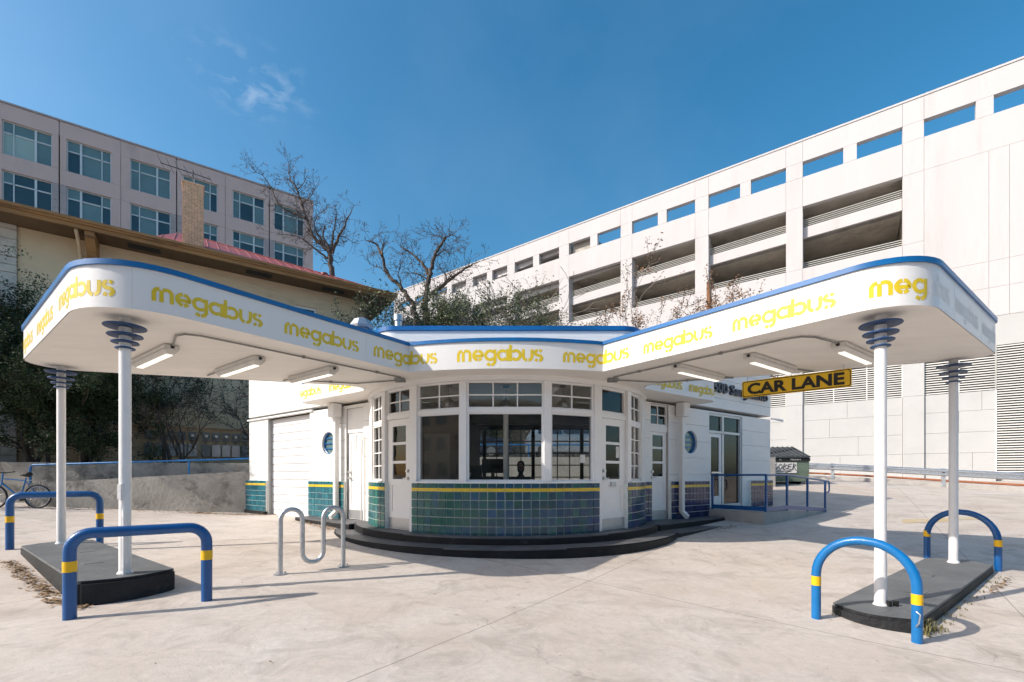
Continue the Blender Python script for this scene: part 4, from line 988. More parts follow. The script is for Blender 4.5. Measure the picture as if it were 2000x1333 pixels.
for dx in (.04, .11): M('base_lug', MB().box(4.04+dx-.02, 4.04+dx+.02, 4.90, 4.94, -.116, -.04), MAT['signk'], cols4[2], bev=.005)
# ================================================================ FORECOURT
def island(name, label, org, d, a0, a1, c0, c1, zt0, zt1, r0, r1, bulge):
    """traffic island: along d from a0 to a1, across c0..c1; near end bulges"""
    n = (-d[1], d[0]) if bulge > 0 else (d[1], -d[0])
    P = lambda a, c: (d[0]*a+n[0]*c, d[1]*a+n[1]*c)
    pts = []
    for k in range(13):
        t_ = k/12; pts.append((a0-abs(bulge)*math.sin(math.pi*t_), c0+(c1-c0)*t_))
    for k in range(9):
        t_ = k/8; pts.append((a1+.22*math.sin(math.pi*t_), c1+(c0-c1)*t_))
    poly = [P(*p) for p in pts]; zt = [zt0+(zt1-zt0)*(p[0]-a0)/(a1-a0) for p in pts]
    zb = [gz(*p)-.12 for p in poly]
    e = T(name, label, 'traffic island', (*P((a0+a1)/2, (c0+c1)/2), gz(*P((a0+a1)/2, (c0+c1)/2))))
    M('kerb', MB().prism(poly, zb, zt), MAT['islandside'], e, bev=.03)
    c = P((a0+a1)/2, (c0+c1)/2); ins = [(p[0]+(c[0]-p[0])*.018, p[1]+(c[1]-p[1])*.018) for p in poly]
    M('island_top', MB().prism(ins, [z-.03 for z in zt], [z+.004 for z in zt]), MAT['island'], e)
    for k in range(2):
        q = P(a0+(a1-a0)*(.33+.3*k), (c0+c1)/2+.08*(1-2*k)); rz = math.atan2(d[1], d[0]); z = zt0+(zt1-zt0)*(.33+.3*k)
        F = Fr(q, d); P1('access_cover', (-.14, .14, -.09, .09, z, z+.008), MAT['island'], e, F, bev=.003)
    return poly
# left island runs up-left, right one up-right
_dL = (-.797, .604); _dR = (.813, .582)
polyL = island('traffic_island', 'black kerbed traffic island under the left canopy wing', 0, _dL, 6.33, 10.35, -1.86, -1.02, .225, .225, 0, 0, .13)
polyR = island('traffic_island', 'black kerbed traffic island with weeds under the right canopy wing', 0, _dR, 5.86, 9.62, -2.06, -1.31, -.112, .004, 0, 0, -.15)

def hoop(label, p, q, top, rt, rb, mat, square, clips=False):
    zp, zq = gz(*p), gz(*q); d = (q[0]-p[0], q[1]-p[1]); W = math.hypot(*d); F = Fr(p, d)
    e = T('bollard_hoop', label, 'bollard', (p[0]+d[0]/2, p[1]+d[1]/2, (zp+zq)/2), group='blue hoop bollards around the islands')
    tz = top-rt; b = rb
    pts = [F(0, 0, zp-.05)]+[F(0, 0, zp+(tz-b-zp)*k/3) for k in (1, 2)]
    pts += arc3((b, tz-b), b, 180, 90, 9 if not square else 7, lambda x, z: F(x, 0, z))
    if W-2*b > .05: pts += [F(b+(W-2*b)*k/3, 0, tz) for k in (1, 2)]
    pts += arc3((W-b, tz-b), b, 90, 0, 9 if not square else 7, lambda x, z: F(x, 0, z))[(1 if W-2*b < .05 else 0):]
    pts += [F(W, 0, zq+(tz-b-zq)*k/3) for k in (2, 1)]+[F(W, 0, zq-.05)]
    M('hoop', MB().tube(pts, rt, 20), MAT[mat], e, smooth=60)
    for x, zb in ((0, zp), (W, zq)):
        z0 = zb+(.44 if square else .36); M('yellow_band', MB().lathe([(rt+.0015, 0), (rt+.0015, .10)], F(x, 0, z0), 20, cap=False), MAT['yellow'], e, smooth=True)
    if clips:
        M('wire_loop', MB().tube([F(W, rt, zq+.16), F(W+.02, rt+.03, zq+.2), F(W+.03, rt+.02, zq+.28), F(W, rt, zq+.3)], .007, 6), MAT['galv'], e)
hoop('long square blue hoop with yellow bands nearest the camera on the left', (-4.13, 4.25), (-3.26, 4.86), .82, .052, .16, 'blue', True)
hoop('long square blue hoop behind the left columns, near the bicycle', (-8.11, 7.35), (-7.2, 7.95), 1.05, .052, .15, 'blue', True)
hoop('bright blue arched hoop nearest the camera on the right', (3.265, 4.886), (3.81, 4.28), .70, .044, .40, 'bluelt', False, True)
hoop('dark blue arched hoop beyond the far right column', (6.84, 7.50), (7.2, 6.74), .79, .044, .41, 'blue', False)

# bike rack -----------------------------------------------------
F = Fr((-3.09, 6.07), (.65, .51)); W = .826; z0 = gz(-3.09, 6.07); z1 = gz(-2.44, 6.58)
rk = T('bike_rack', 'galvanised wave bike rack standing alone left of the curved steps', 'bike rack', F(W/2, 0, z0))
r = W/6; tp = .86; lo = z0+.12
pts = [F(0, 0, z0), F(0, 0, z0+.3), F(0, 0, tp-r)]+arc3((r, tp-r), r, 180, 0, 10, lambda x, z: F(x, 0, z))[1:]
pts += [F(2*r, 0, lo+r+.2)]+arc3((3*r, lo+r), r, 180, 360, 10, lambda x, z: F(x, 0, z))+[F(4*r, 0, tp-r-.2)]
pts += arc3((5*r, tp-r), r, 180, 0, 10, lambda x, z: F(x, 0, z))+[F(6*r, 0, z1+.3), F(6*r, 0, z1)]
M('wave_tube', MB().tube(pts, .031, 16), MAT['galv'], rk, smooth=60)
for x, z in ((0, z0), (W, z1)):
    M('foot_plate', MB().lathe([(.085, 0), (.085, .01), (.035, .016)], F(x, 0, z+.002), 20), MAT['galv'], rk, smooth=True)
    for a in range(3): M('bolt', MB().lathe([(.01, 0), (.01, .022)], F(x+.06*math.cos(a*2.1), .06*math.sin(a*2.1), z+.012), 6), MAT['steel'], rk)

# ceiling lights ------------------------------------------------
def lamp(label, p, q):
    F = Fr(p, (q[0]-p[0], q[1]-p[1])); l = math.dist(p, q)
    e = T('canopy_light', label, 'light', F(l/2, 0, SOF-.11), group='strip lights under the canopy')
    m = MB(); za, zb = SOF, SOF-.07
    m.box(.02, l-.02, -.085, .085, zb, za, F)
    M('housing', m, MAT['lampbody'], e, bev=.012)
    m = MB(); v = [F(u, o, z) for z, k in ((zb, 0), (zb-.045, .035)) for u, o in ((.05+k, -.08+k), (l-.05-k, -.08+k), (l-.05-k, .08-k), (.05+k, .08-k))]
    m.add(v, [(0, 1, 5, 4), (1, 2, 6, 5), (2, 3, 7, 6), (3, 0, 4, 7), (4, 5, 6, 7)]); M('rim', m, MAT['lampbody'], e)
    P1('diffuser', (.13, l-.13, -.036, .036, zb-.056, zb-.046), MAT['diffuser'], e, F)
    M('knockout', MB().tube([F(.0, 0, SOF-.035), F(.03, 0, SOF-.035)], .022, 8), MAT['sash'], e)
lamp('strip light of the left wing nearest the near column', (-4.50, 6.04), (-5.72, 6.94))
lamp('middle strip light of the three under the left wing', (-3.66, 6.63), (-4.84, 7.53))
lamp('strip light of the left wing nearest the curved front', (-2.82, 7.25), (-3.92, 8.10))
lamp('strip light of the right wing nearest the near column', (4.24, 5.93), (5.30, 6.70))
lamp('middle strip light of the three under the right wing', (3.36, 6.48), (4.52, 7.34))
lamp('strip light of the right wing nearest the curved front', (2.54, 7.10), (3.64, 7.92))
def conduit(label, runs, side):
    e = T('conduit_run', label, 'conduit', runs[0][0])
    for pts in runs:
        M('pipe', MB().tube(pts, .0125, 8), MAT['conduit'], e, smooth=60)
        for a, b in zip(pts[:-1], pts[1:]):
            l = (Vector(b)-Vector(a)).length; n = int(l/1.1)
            for k in range(n):
                c = Vector(a).lerp(Vector(b), (k+.6)/max(1, n)); M('clip', MB().box(c.x-.02, c.x+.02, c.y-.02, c.y+.02, SOF-.035, SOF), MAT['conduit'], e)
    return e
zc = SOF-.018
eL = conduit('grey pipe run with clips along the soffit of the left wing', [[(-4.50, 6.04, zc), (-4.15, 5.62, zc), (-4.0, 5.56, zc), (-3.85, 5.62, zc), (-3.5, 6.05, zc), (-1.95, 8.0, zc)], [(-3.92, 8.10, zc), (-4.15, 8.27, zc)], [(-4.84, 7.53, zc), (-5.25, 7.85, zc)], [(-4.0, 8.2, zc), (-2.9, 8.52, zc), (-2.0, 8.22, zc)]], 0)
M('junction_box', MB().box(-2.1, -1.92, 8.1, 8.24, SOF-.06, SOF), MAT['conduit'], eL, bev=.006)
eR = conduit('grey pipe run with clips along the soffit of the right wing', [[(4.24, 5.93, zc), (3.78, 5.68, zc), (3.6, 5.66, zc), (3.45, 5.76, zc), (1.78, 7.98, zc)], [(3.64, 7.92, zc), (3.9, 8.05, zc)], [(4.52, 7.34, zc), (5.0, 7.55, zc)], [(3.9, 8.02, zc), (2.7, 8.42, zc), (1.8, 8.2, zc)]], 0)
M('junction_box', MB().box(1.72, 1.9, 8.1, 8.24, SOF-.06, SOF), MAT['conduit'], eR, bev=.006)

# hanging sign --------------------------------------------------
F = Fr((4.12, 8.15), (1.18, -1.05)); SL = 1.58; zb, zt = 2.705, 2.995
sg = T('hanging_sign', 'yellow CAR LANE sign with black border hanging under the right wing', 'sign', F(SL/2, 0, zb))
poly = fillet([(0, 0), (SL, 0), (SL, .29), (0, .29)], [.03]*4, 4)
def sheet(poly, o0, o1, mat, nm): 
    n = len(poly); m = MB(); m.add([F(a, o0, zb+b) for a, b in poly]+[F(a, o1, zb+b) for a, b in poly], [tuple(range(n)), tuple(range(2*n-1, n-1, -1))]+[(i, (i+1) % n, n+(i+1) % n, n+i) for i in range(n)]); return M(nm, m, MAT[mat], sg)
sheet(poly, -.004, .004, 'signy', 'sign_plate')
def rim(d0, d1):
    a = fillet([(d0, d0), (SL-d0, d0), (SL-d0, .29-d0), (d0, .29-d0)], [.03]*4, 4); b = fillet([(d1, d1), (SL-d1, d1), (SL-d1, .29-d1), (d1, .29-d1)], [.022]*4, 4); n = len(a)
    m = MB(); m.add([F(x, .0062, zb+y) for x, y in a]+[F(x, .0062, zb+y) for x, y in b], [(i, (i+1) % n, n+(i+1) % n, n+i) for i in range(n)]); M('border', m, MAT['signk'], sg, fix=False)
rim(.012, .024)
put_text('lettering', 'CAR LANE', .255, F, .09, SL-.09, zb+.057, .0075, MAT['signk'], sg, .0015, .010)
for u in (.09, SL-.1): M('hanger', MB().tube([F(u, 0, zt-.01), F(u, 0, SOF+.005)], .006, 6), MAT['galv'], sg)

# landing and ramp rail at the right door -----------------------
ld = MB(); FR = FRr
top = lambda u: .465 if u < 3.7 else .465-(u-3.7)*.07
us = [2.46, 3.7, 6.2]
v = []; 
for u in us:
    for o in (.0, 1.5 if u > 2.5 else 1.42): v += [FR(u, o, -.2), FR(u, o, top(u))]
ld.add(v, [(0, 4, 6, 2), (4, 8, 10, 6), (1, 3, 7, 5), (5, 7, 11, 9), (2, 6, 7, 3), (6, 10, 11, 7), (0, 2, 3, 1), (8, 9, 11, 10), (0, 1, 5, 4), (4, 5, 9, 8)])
M('entrance_ramp', ld, MAT['concrete'], label='grey concrete landing and ramp before the glass door on the right', cat='ramp', bev=.012)
rl = T('ramp_railing', 'blue steel railing round the landing by the green dumpster', 'railing', FR(4, 1.42, .45))
Q = [(2.56, .1), (2.62, 1.4), (3.68, 1.4), (4.84, 1.4), (5.97, 1.4)]
for i, (u, o) in enumerate(Q):
    M('post', MB().box(u-.022, u+.022, o-.022, o+.022, top(u)-.02, top(u)+.86, FR), MAT['blue'], rl)
    if i:
        a = Q[i-1]
        m = MB().tube([FR(a[0], a[1], top(a[0])+.87), FR(u, o, top(u)+.87)], .024, 8); M('top_rail', m, MAT['blue'], rl, smooth=60)
        m = MB(); p0, p1 = Vector(FR(*a, top(a[0]))), Vector(FR(u, o, top(u))); dd_ = (p1-p0).normalized(); n_ = Vector((dd_.y, -dd_.x, 0))*.02
        m.add([p0-n_+Vector((0, 0, .02)), p1-n_+Vector((0, 0, .02)), p1+n_+Vector((0, 0, .02)), p0+n_+Vector((0, 0, .02)), p0-n_+Vector((0, 0, .12)), p1-n_+Vector((0, 0, .12)), p1+n_+Vector((0, 0, .12)), p0+n_+Vector((0, 0, .12))],
              [(0, 1, 2, 3), (7, 6, 5, 4), (0, 4, 5, 1), (1, 5, 6, 2), (2, 6, 7, 3), (3, 7, 4, 0)]); M('bottom_rail', m, MAT['blue'], rl)
e_u = 5.97; zt_ = top(e_u)
M('rail_return', MB().tube([FR(e_u, 1.4, zt_+.87), FR(e_u+.22, 1.4, zt_+.86), FR(e_u+.27, 1.4, zt_+.81), FR(e_u+.27, 1.4, zt_+.6), FR(e_u+.22, 1.4, zt_+.55), FR(e_u, 1.4, zt_+.55)], .02, 8), MAT['blue'], rl, smooth=60)

# ramp walls on the left ----------------------------------------
FW = Fr((-8.1, 14.05), (-5.85, -.95), right=False)
wl = 5.93; zt = lambda u: 1.467-(u/wl)*.367
m = MB(); v = []
for u in (0, wl/2, wl):
    for o in (-.2, .0): v += [FW(u, o, -.1), FW(u, o, zt(u))]
m.add(v, [(0, 2, 6, 4), (4, 6, 10, 8), (1, 5, 7, 3), (5, 9, 11, 7), (2, 3, 7, 6), (6, 7, 11, 10), (0, 4, 5, 1), (4, 8, 9, 5), (0, 1, 3, 2), (8, 10, 11, 9)])
M('ramp_wall', m, MAT['oldcon'], label='low stained concrete ramp wall left of the station', cat='wall', bev=.015)
FW2 = Fr((-8.2, 15.35), (-8.8, -1.75), right=False)
M('retaining_wall', MB().box(0, 12.5, -.25, 0, -.1, 1.74, FW2), MAT['oldcon'], label='dark stained retaining wall behind the ramp below the shrubs', cat='wall', bev=.015)
hr = T('handrail', 'blue pipe handrail on top of the low ramp wall', 'handrail', FW(wl/2, -.1, 1.3))
zr = lambda u: 1.85-(u/wl)*.22
M('rail', MB().tube([FW(-.1, -.1, zr(-.1)), FW(wl-.1, -.1, zr(wl)), FW(wl-.02, -.1, zr(wl)-.03), FW(wl, -.1, zr(wl)-.1), FW(wl, -.1, zt(wl)-.02)], .03, 10), MAT['bluelt'], hr, smooth=60)
for u in (1.75, ): M('post', MB().tube([FW(u, -.1, zt(u)-.02), FW(u, -.1, zr(u))], .027, 10), MAT['bluelt'], hr, smooth=60)

# bicycle against the wall --------------------------------------
FBk = Fr((-13.25, 12.72), (-1, -.17)); bz = gz(-13.25, 12.72); wr = .335
bk = T('bicycle', 'blue bicycle with black saddle leaning by the ramp wall', 'bicycle', FBk(.5, 0, bz))
def wheel(u):
    c = (u, bz+wr); pl_ = lambda x, z: FBk(x, 0, z)
    ty = M('tyre', MB().tube(arc3(c, wr-.02, 0, 360, 32, pl_)[:-1], .022, 8, closed=True), MAT['rubber'], bk, smooth=60)
    M('rim', MB().tube(arc3(c, wr-.052, 0, 360, 32, pl_)[:-1], .011, 6, closed=True), MAT['steel'], ty, smooth=60)
    m = MB()
    for k in range(18): m.tube([pl_(*c), pl_(c[0]+(wr-.05)*math.cos(k*.349), c[1]+(wr-.05)*math.sin(k*.349))], .002, 3, caps=False)
    m.tube([FBk(u, -.05, c[1]), FBk(u, .05, c[1])], .022, 8); M('spokes', m, MAT['steel'], ty)
wheel(0); wheel(1.05)
B = lambda u, z: FBk(u, 0, bz+z)
fr_ = MB()
for a, b, r_ in (((0, wr), (.42, .30), .011), ((0, wr), (.30, .78), .011), ((.42, .30), (.28, .86), .017), ((.42, .30), (.86, .72), .021), ((.30, .78), (.85, .84), .017), ((.87, .66), (.83, .98), .018), ((.87, .68), (1.05, wr), .015)): fr_.tube([B(*a), B(*b)], r_, 8)
M('frame', fr_, MAT['bluelt'], bk, smooth=60)
m = MB().tube([B(.13, .955), B(.20, .96), B(.28, .945), B(.36, .935), B(.42, .93)], [.02, .075, .065, .03, .018], 10); M('saddle', m, MAT['rubber'], bk, smooth=60)
m = MB().tube([FBk(.78, -.3, bz+1.03), FBk(.84, -.12, bz+1.0), FBk(.84, .12, bz+1.0), FBk(.78, .3, bz+1.03)], .013, 8); M('handlebar', m, MAT['rubber'], bk, smooth=60)
M('chainring', MB().tube([FBk(.42, .03, bz+.30), FBk(.42, .045, bz+.30)], .09, 18), MAT['sash'], bk); M('crank', MB().tube([FBk(.42, .06, bz+.30), FBk(.52, .06, bz+.18)], .012, 6), MAT['steel'], bk)
m = MB(); 
for x in (-.09, 0, .09): m.tube([FBk(x*.2, .03, bz+wr+.05), FBk(x-.02, .03, bz+.78)], .007, 5)
m.tube([FBk(-.2, 0, bz+.79), FBk(.25, 0, bz+.79)], .01, 6); M('carrier', m, MAT['steel'], bk)

# dumpster ------------------------------------------------------
dz = gz(12.2, 20); FD = Fr((11.35, 20.05), (1, -.12))
du = T('dumpster', 'green steel dumpster with black ribbed lid and graffiti plate', 'dumpster', FD(.85, .7, dz))
m = MB(); pr = [(0, .12), (1.3, .12), (1.36, .6), (1.36, 1.18), (0, 1.62)]; n = 5
m.add([FD(0, -1.36+o, dz+z) for o, z in pr]+[FD(1.62, -1.36+o, dz+z) for o, z in pr], [tuple(range(5)), (9, 8, 7, 6, 5)]+[(i, (i+1) % 5, 5+(i+1) % 5, 5+i) for i in range(5)])
M('bin_body', m, MAT['dump'], du, bev=.015)
for u0, u1 in ((-.02, .80), (.82, 1.64)):
    li = M('lid', MB().add([FD(u, o, dz+z) for u in (u0, u1) for o, z in ((-1.40, 1.66), (.10, 1.17), (.10, 1.22), (-1.40, 1.72))], [(0, 1, 2, 3), (7, 6, 5, 4), (0, 4, 5, 1), (1, 5, 6, 2), (2, 6, 7, 3), (3, 7, 4, 0)]), MAT['lid'], du)
    for k in range(4):
        u = u0+.1+k*.21; M('lid_rib', MB().add([FD(q_, o, dz+z) for q_ in (u-.03, u+.03) for o, z in ((-1.38, 1.715), (.08, 1.225), (.08, 1.26), (-1.38, 1.75))], [(0, 1, 2, 3), (7, 6, 5, 4), (0, 4, 5, 1), (1, 5, 6, 2), (2, 6, 7, 3), (3, 7, 4, 0)]), MAT['lid'], li)
P1('rim_band', (-.03, 1.65, -.02, .05, 1.02+dz, 1.15+dz), MAT['signk'], du, FD)
put_text('lettering', 'TRASH', .09, FD, .82, 1.25, dz+1.055, .054, MAT['paintw'], du, .001, 0); put_text('lettering', 'O', .09, FD, .38, .46, dz+1.055, .054, MAT['paintw'], du, .001, 0)
gp = P1('graffiti_plate', (.16, 1.12, .0, .012, .5+dz, .96+dz), MAT['paintw'], du, FD)
rr_ = random.Random(3); m = MB()
for letters in (([(.30, .92), (.22, .86), (.34, .76), (.24, .66), (.18, .68)], [(.40, .70), (.36, .82), (.46, .90), (.52, .78), (.44, .66), (.38, .72)], [(.54, .66), (.60, .92), (.70, .86), (.60, .78), (.72, .70), (.56, .66)], [(.90, .90), (.76, .86), (.74, .68), (.90, .66)], [(.76, .77), (.88, .79)], [(.94, .64), (.98, .92), (1.08, .86), (.98, .78), (1.10, .60)], [(.20, .58), (.9, .60), (.62, .50), (.7, .44)]),):
    for p in letters: m.tube([FD(a, .016, dz+b) for a, b in p], .016, 5)
M('graffiti', m, MAT['signk'], gp)
for u in (-.03, 1.62): P1('fork_pocket', (u, u+.03, -1.1, -.2, .55+dz, .72+dz), MAT['dump'], du, FD)
P1('skid', (.1, .25, -1.3, -.05, -.02+dz, .13+dz), MAT['lid'], du, FD); P1('skid', (1.35, 1.5, -1.3, -.05, -.02+dz, .13+dz), MAT['lid'], du, FD)

# steel guardrail, rusty pipe and kerb at the lot's edge --------
g0, g1 = Vector((14.9, 24.45)), Vector((26.5, 15.75)); gd = (g1-g0).normalized(); FGr = Fr(tuple(g0), tuple(gd)); gl = (g1-g0).length
gr = T('guardrail', 'galvanised crash barrier along the foot of the parking garage', 'guardrail', (*((g0+g1)/2), gz(*((g0+g1)/2))))
gzu = lambda u: gz(*FGr(u, 0, 0)[:2])
prof = [(.0, 0), (.05, .05), (.05, .10), (.0, .15), (.0, .17), (.05, .22), (.05, .27), (.0, .32)]
m = MB(); st_ = np.linspace(0, gl, 22); nP = len(prof)
for u in st_: m.v += [FGr(u, .05+o, gzu(u)+.50+z) for o, z in prof]
for i in range(len(st_)-1): m.f += [(i*nP+k, i*nP+k+1, (i+1)*nP+k+1, (i+1)*nP+k) for k in range(nP-1)]
M('beam', m, MAT['galv'], gr, fix=False, smooth=True)
for u in (1.9, 6.05, 10.2, 14.0):
    M('post', MB().box(u-.07, u+.07, -.1, .03, gzu(u)-.1, gzu(u)+.86, FGr), MAT['galv'], gr); P1('block', (u-.05, u+.05, .03, .06, gzu(u)+.5, gzu(u)+.8), MAT['sash'], gr, FGr)
kb = MB(); v = []
for u in st_: 
    for o, z in ((.16, -.1), (.16, .19), (-.15, .19), (-.15, -.1)): v.append(FGr(u, o-.15, gzu(u)+z))
f_ = []
for i in range(len(st_)-1): f_ += [(4*i+k, 4*i+(k+1) % 4, 4*i+4+(k+1) % 4, 4*i+4+k) for k in range(4)]
kb.add(v, f_); M('kerb', kb, MAT['concrete'], kind='structure')
M('rusty_pipe', MB().tube([FGr(u, -.04, gzu(u)+.30) for u in st_], .05, 8), MAT['rust'], smooth=60, label='long rust-orange pipe lying under the steel crash barrier', cat='pipe')
# painted marks
def mark(name, pts, mat):
    n = len(pts); m = MB(); C = 14
    (a, b, c, d) = [Vector(p) for p in pts]; v = []
    for j in range(3):
        for i in range(C+1):
            p = a.lerp(b, i/C).lerp(d.lerp(c, i/C), j/2); v.append((p.x, p.y, gz(p.x, p.y)+.006))
    m.add(v, [(j*(C+1)+i, j*(C+1)+i+1, (j+1)*(C+1)+i+1, (j+1)*(C+1)+i) for j in range(2) for i in range(C)])
    M(name, m, mat, kind='structure', fix=False)
for k in range(4):
    p = Vector(FGr(2.6+k*2.9, 1.0, 0)[:2]); d = Vector((-.93, -.36)); n_ = Vector((d.y, -d.x))*.06; q2 = p+d*3.6
    mark('parking_line', [tuple(p-n_), tuple(q2-n_), tuple(q2+n_), tuple(p+n_)], MAT['paintw'])
mark('yellow_marking', [(9.2, 10.7), (10.6, 10.9), (10.9, 11.35), (9.6, 11.2)], MAT['painty'])
mark('yellow_marking', [(10.6, 11.1), (11.6, 11.2), (11.5, 11.45), (10.5, 11.35)], MAT['painty'])

# roof fittings -------------------------------------------------
vt = T('roof_ventilator', 'galvanised mushroom roof ventilator behind the left wing', 'ventilator', (-3.55, 10.75, 4.42))
M('neck', MB().lathe([(.17, 0), (.17, .42)], (-3.55, 10.75, 4.42), 16), MAT['galv'], vt, smooth=True)
M('hood', MB().lathe([(.27, .36), (.29, .41), (.18, .57), (.05, .62)], (-3.55, 10.75, 4.42), 8), MAT['galv'], vt)
M('vent_pipe', MB().lathe([(.08, 0), (.08, .45), (.105, .45), (.105, .58), (.03, .59)], (-2.6, 10.4, 4.40), 16), MAT['galv'], smooth=True, label='short galvanised flue pipe on the station roof', cat='vent pipe')
M('plumbing_stub', MB().lathe([(.05, 0), (.05, .14), (.09, .14), (.09, .2), (.05, .24)], (1.95, 11.2, 4.40), 10), MAT['conduit'], smooth=True, label='small dark plumbing stub on the station roof by the right wing', cat='vent pipe')
# stub of a wooden pole
M('wooden_post', MB().lathe([(.10, 0), (.10, 7.4), (.085, 7.5)], (8.36, 19.3, 2.05), 12), MAT['wood'], smooth=True, label='brown wooden post end sticking up behind the right wing', cat='post')
# security camera on the right end
sc_ = T('security_camera', 'small white security camera at the right end of the station', 'camera', FRr(5.9, .1, 3.0))
M('arm', MB().tube([FRr(5.8, .04, 3.02), FRr(5.98, .16, 3.0)], .02, 6), MAT['frame'], sc_); M('camera_body', MB().tube([FRr(5.9, .14, 3.0), FRr(6.10, .24, 2.96)], .032, 10), MAT['frame'], sc_)

# inside the waiting room ---------------------------------------
for i, (x, y, lb) in enumerate(((-2.02, 9.55, 'leftmost pendant lamp, behind the left door transom'), (-1.22, 8.75, 'pendant lamp in the window left of centre'), (-.115, 8.85, 'pendant lamp in the centre window'), (.99, 8.8, 'pendant lamp in the window right of centre'), (2.05, 9.3, 'rightmost pendant lamp, behind the right door transom'))):
    e = T('pendant_lamp', lb, 'lamp', (x, y, 2.66), group='steel pendant lamps in the waiting room')
    M('shade', MB().lathe([(.125, 0), (.12, .05), (.10, .105), (.06, .14), (.03, .15), (.025, .19)], (x, y, 2.64), 20, cap=False), MAT['steel'], e, smooth=True)
    M('cord', MB().tube([(x, y, 2.82), (x, y, SOF)], .006, 5), MAT['sash'], e); M('rose', MB().lathe([(.06, -.03), (.06, 0)], (x, y, SOF-.002), 12), MAT['sash'], e)
    M('bulb_glass', MB().lathe([(.105, -.012), (.105, .0), (.10, .01)], (x, y, 2.645), 16), MAT['frame'], e)
dk = T('reception_desk', 'dark reception desk with monitor inside the centre window', 'desk', (-.3, 10.9, FLR))
M('counter', MB().box(-1.05, .45, 10.6, 11.3, 1.24, 1.29), MAT['desk'], dk); M('front', MB().box(-1.0, .4, 10.66, 10.72, FLR, 1.24), MAT['desk'], dk); M('side', MB().box(-1.0, -.94, 10.72, 11.25, FLR, 1.24), MAT['desk'], dk)
M('hutch', MB().box(-.98, -.72, 10.75, 11.1, 1.29, 1.55), MAT['desk'], dk)
mn = T('computer_monitor', 'black computer monitor on the reception desk', 'monitor', (-.42, 10.9, 1.29))
M('screen', MB().box(-.72, -.2, 10.88, 10.92, 1.38, 1.72), MAT['signk'], mn, bev=.008); M('stand', MB().box(-.5, -.42, 10.89, 10.94, 1.29, 1.40), MAT['signk'], mn); M('foot', MB().box(-.6, -.32, 10.82, 11.0, 1.291, 1.305), MAT['signk'], mn)
M('paper_cup', MB().lathe([(.03, 0), (.04, .1)], (-1.0, 10.66, 1.292), 12), MAT['frame'], smooth=True, label='white paper cup at the left end of the reception desk', cat='cup')

F, l = chordF(3.185, 33.4, 47.5)
M('door_sign', MB().box(.50, .60, -.016, -.012, 1.66, 1.88, F), MAT['paintw'], label='small white and blue access sign on the right door glass', cat='sign')
F, l = chordF(RG, 14.3, 30.1)
M('notice', MB().box(.62, .72, -.028, -.024, 1.55, 1.70, F), MAT['paintw'], label='white paper notice low in the window right of centre', cat='notice')

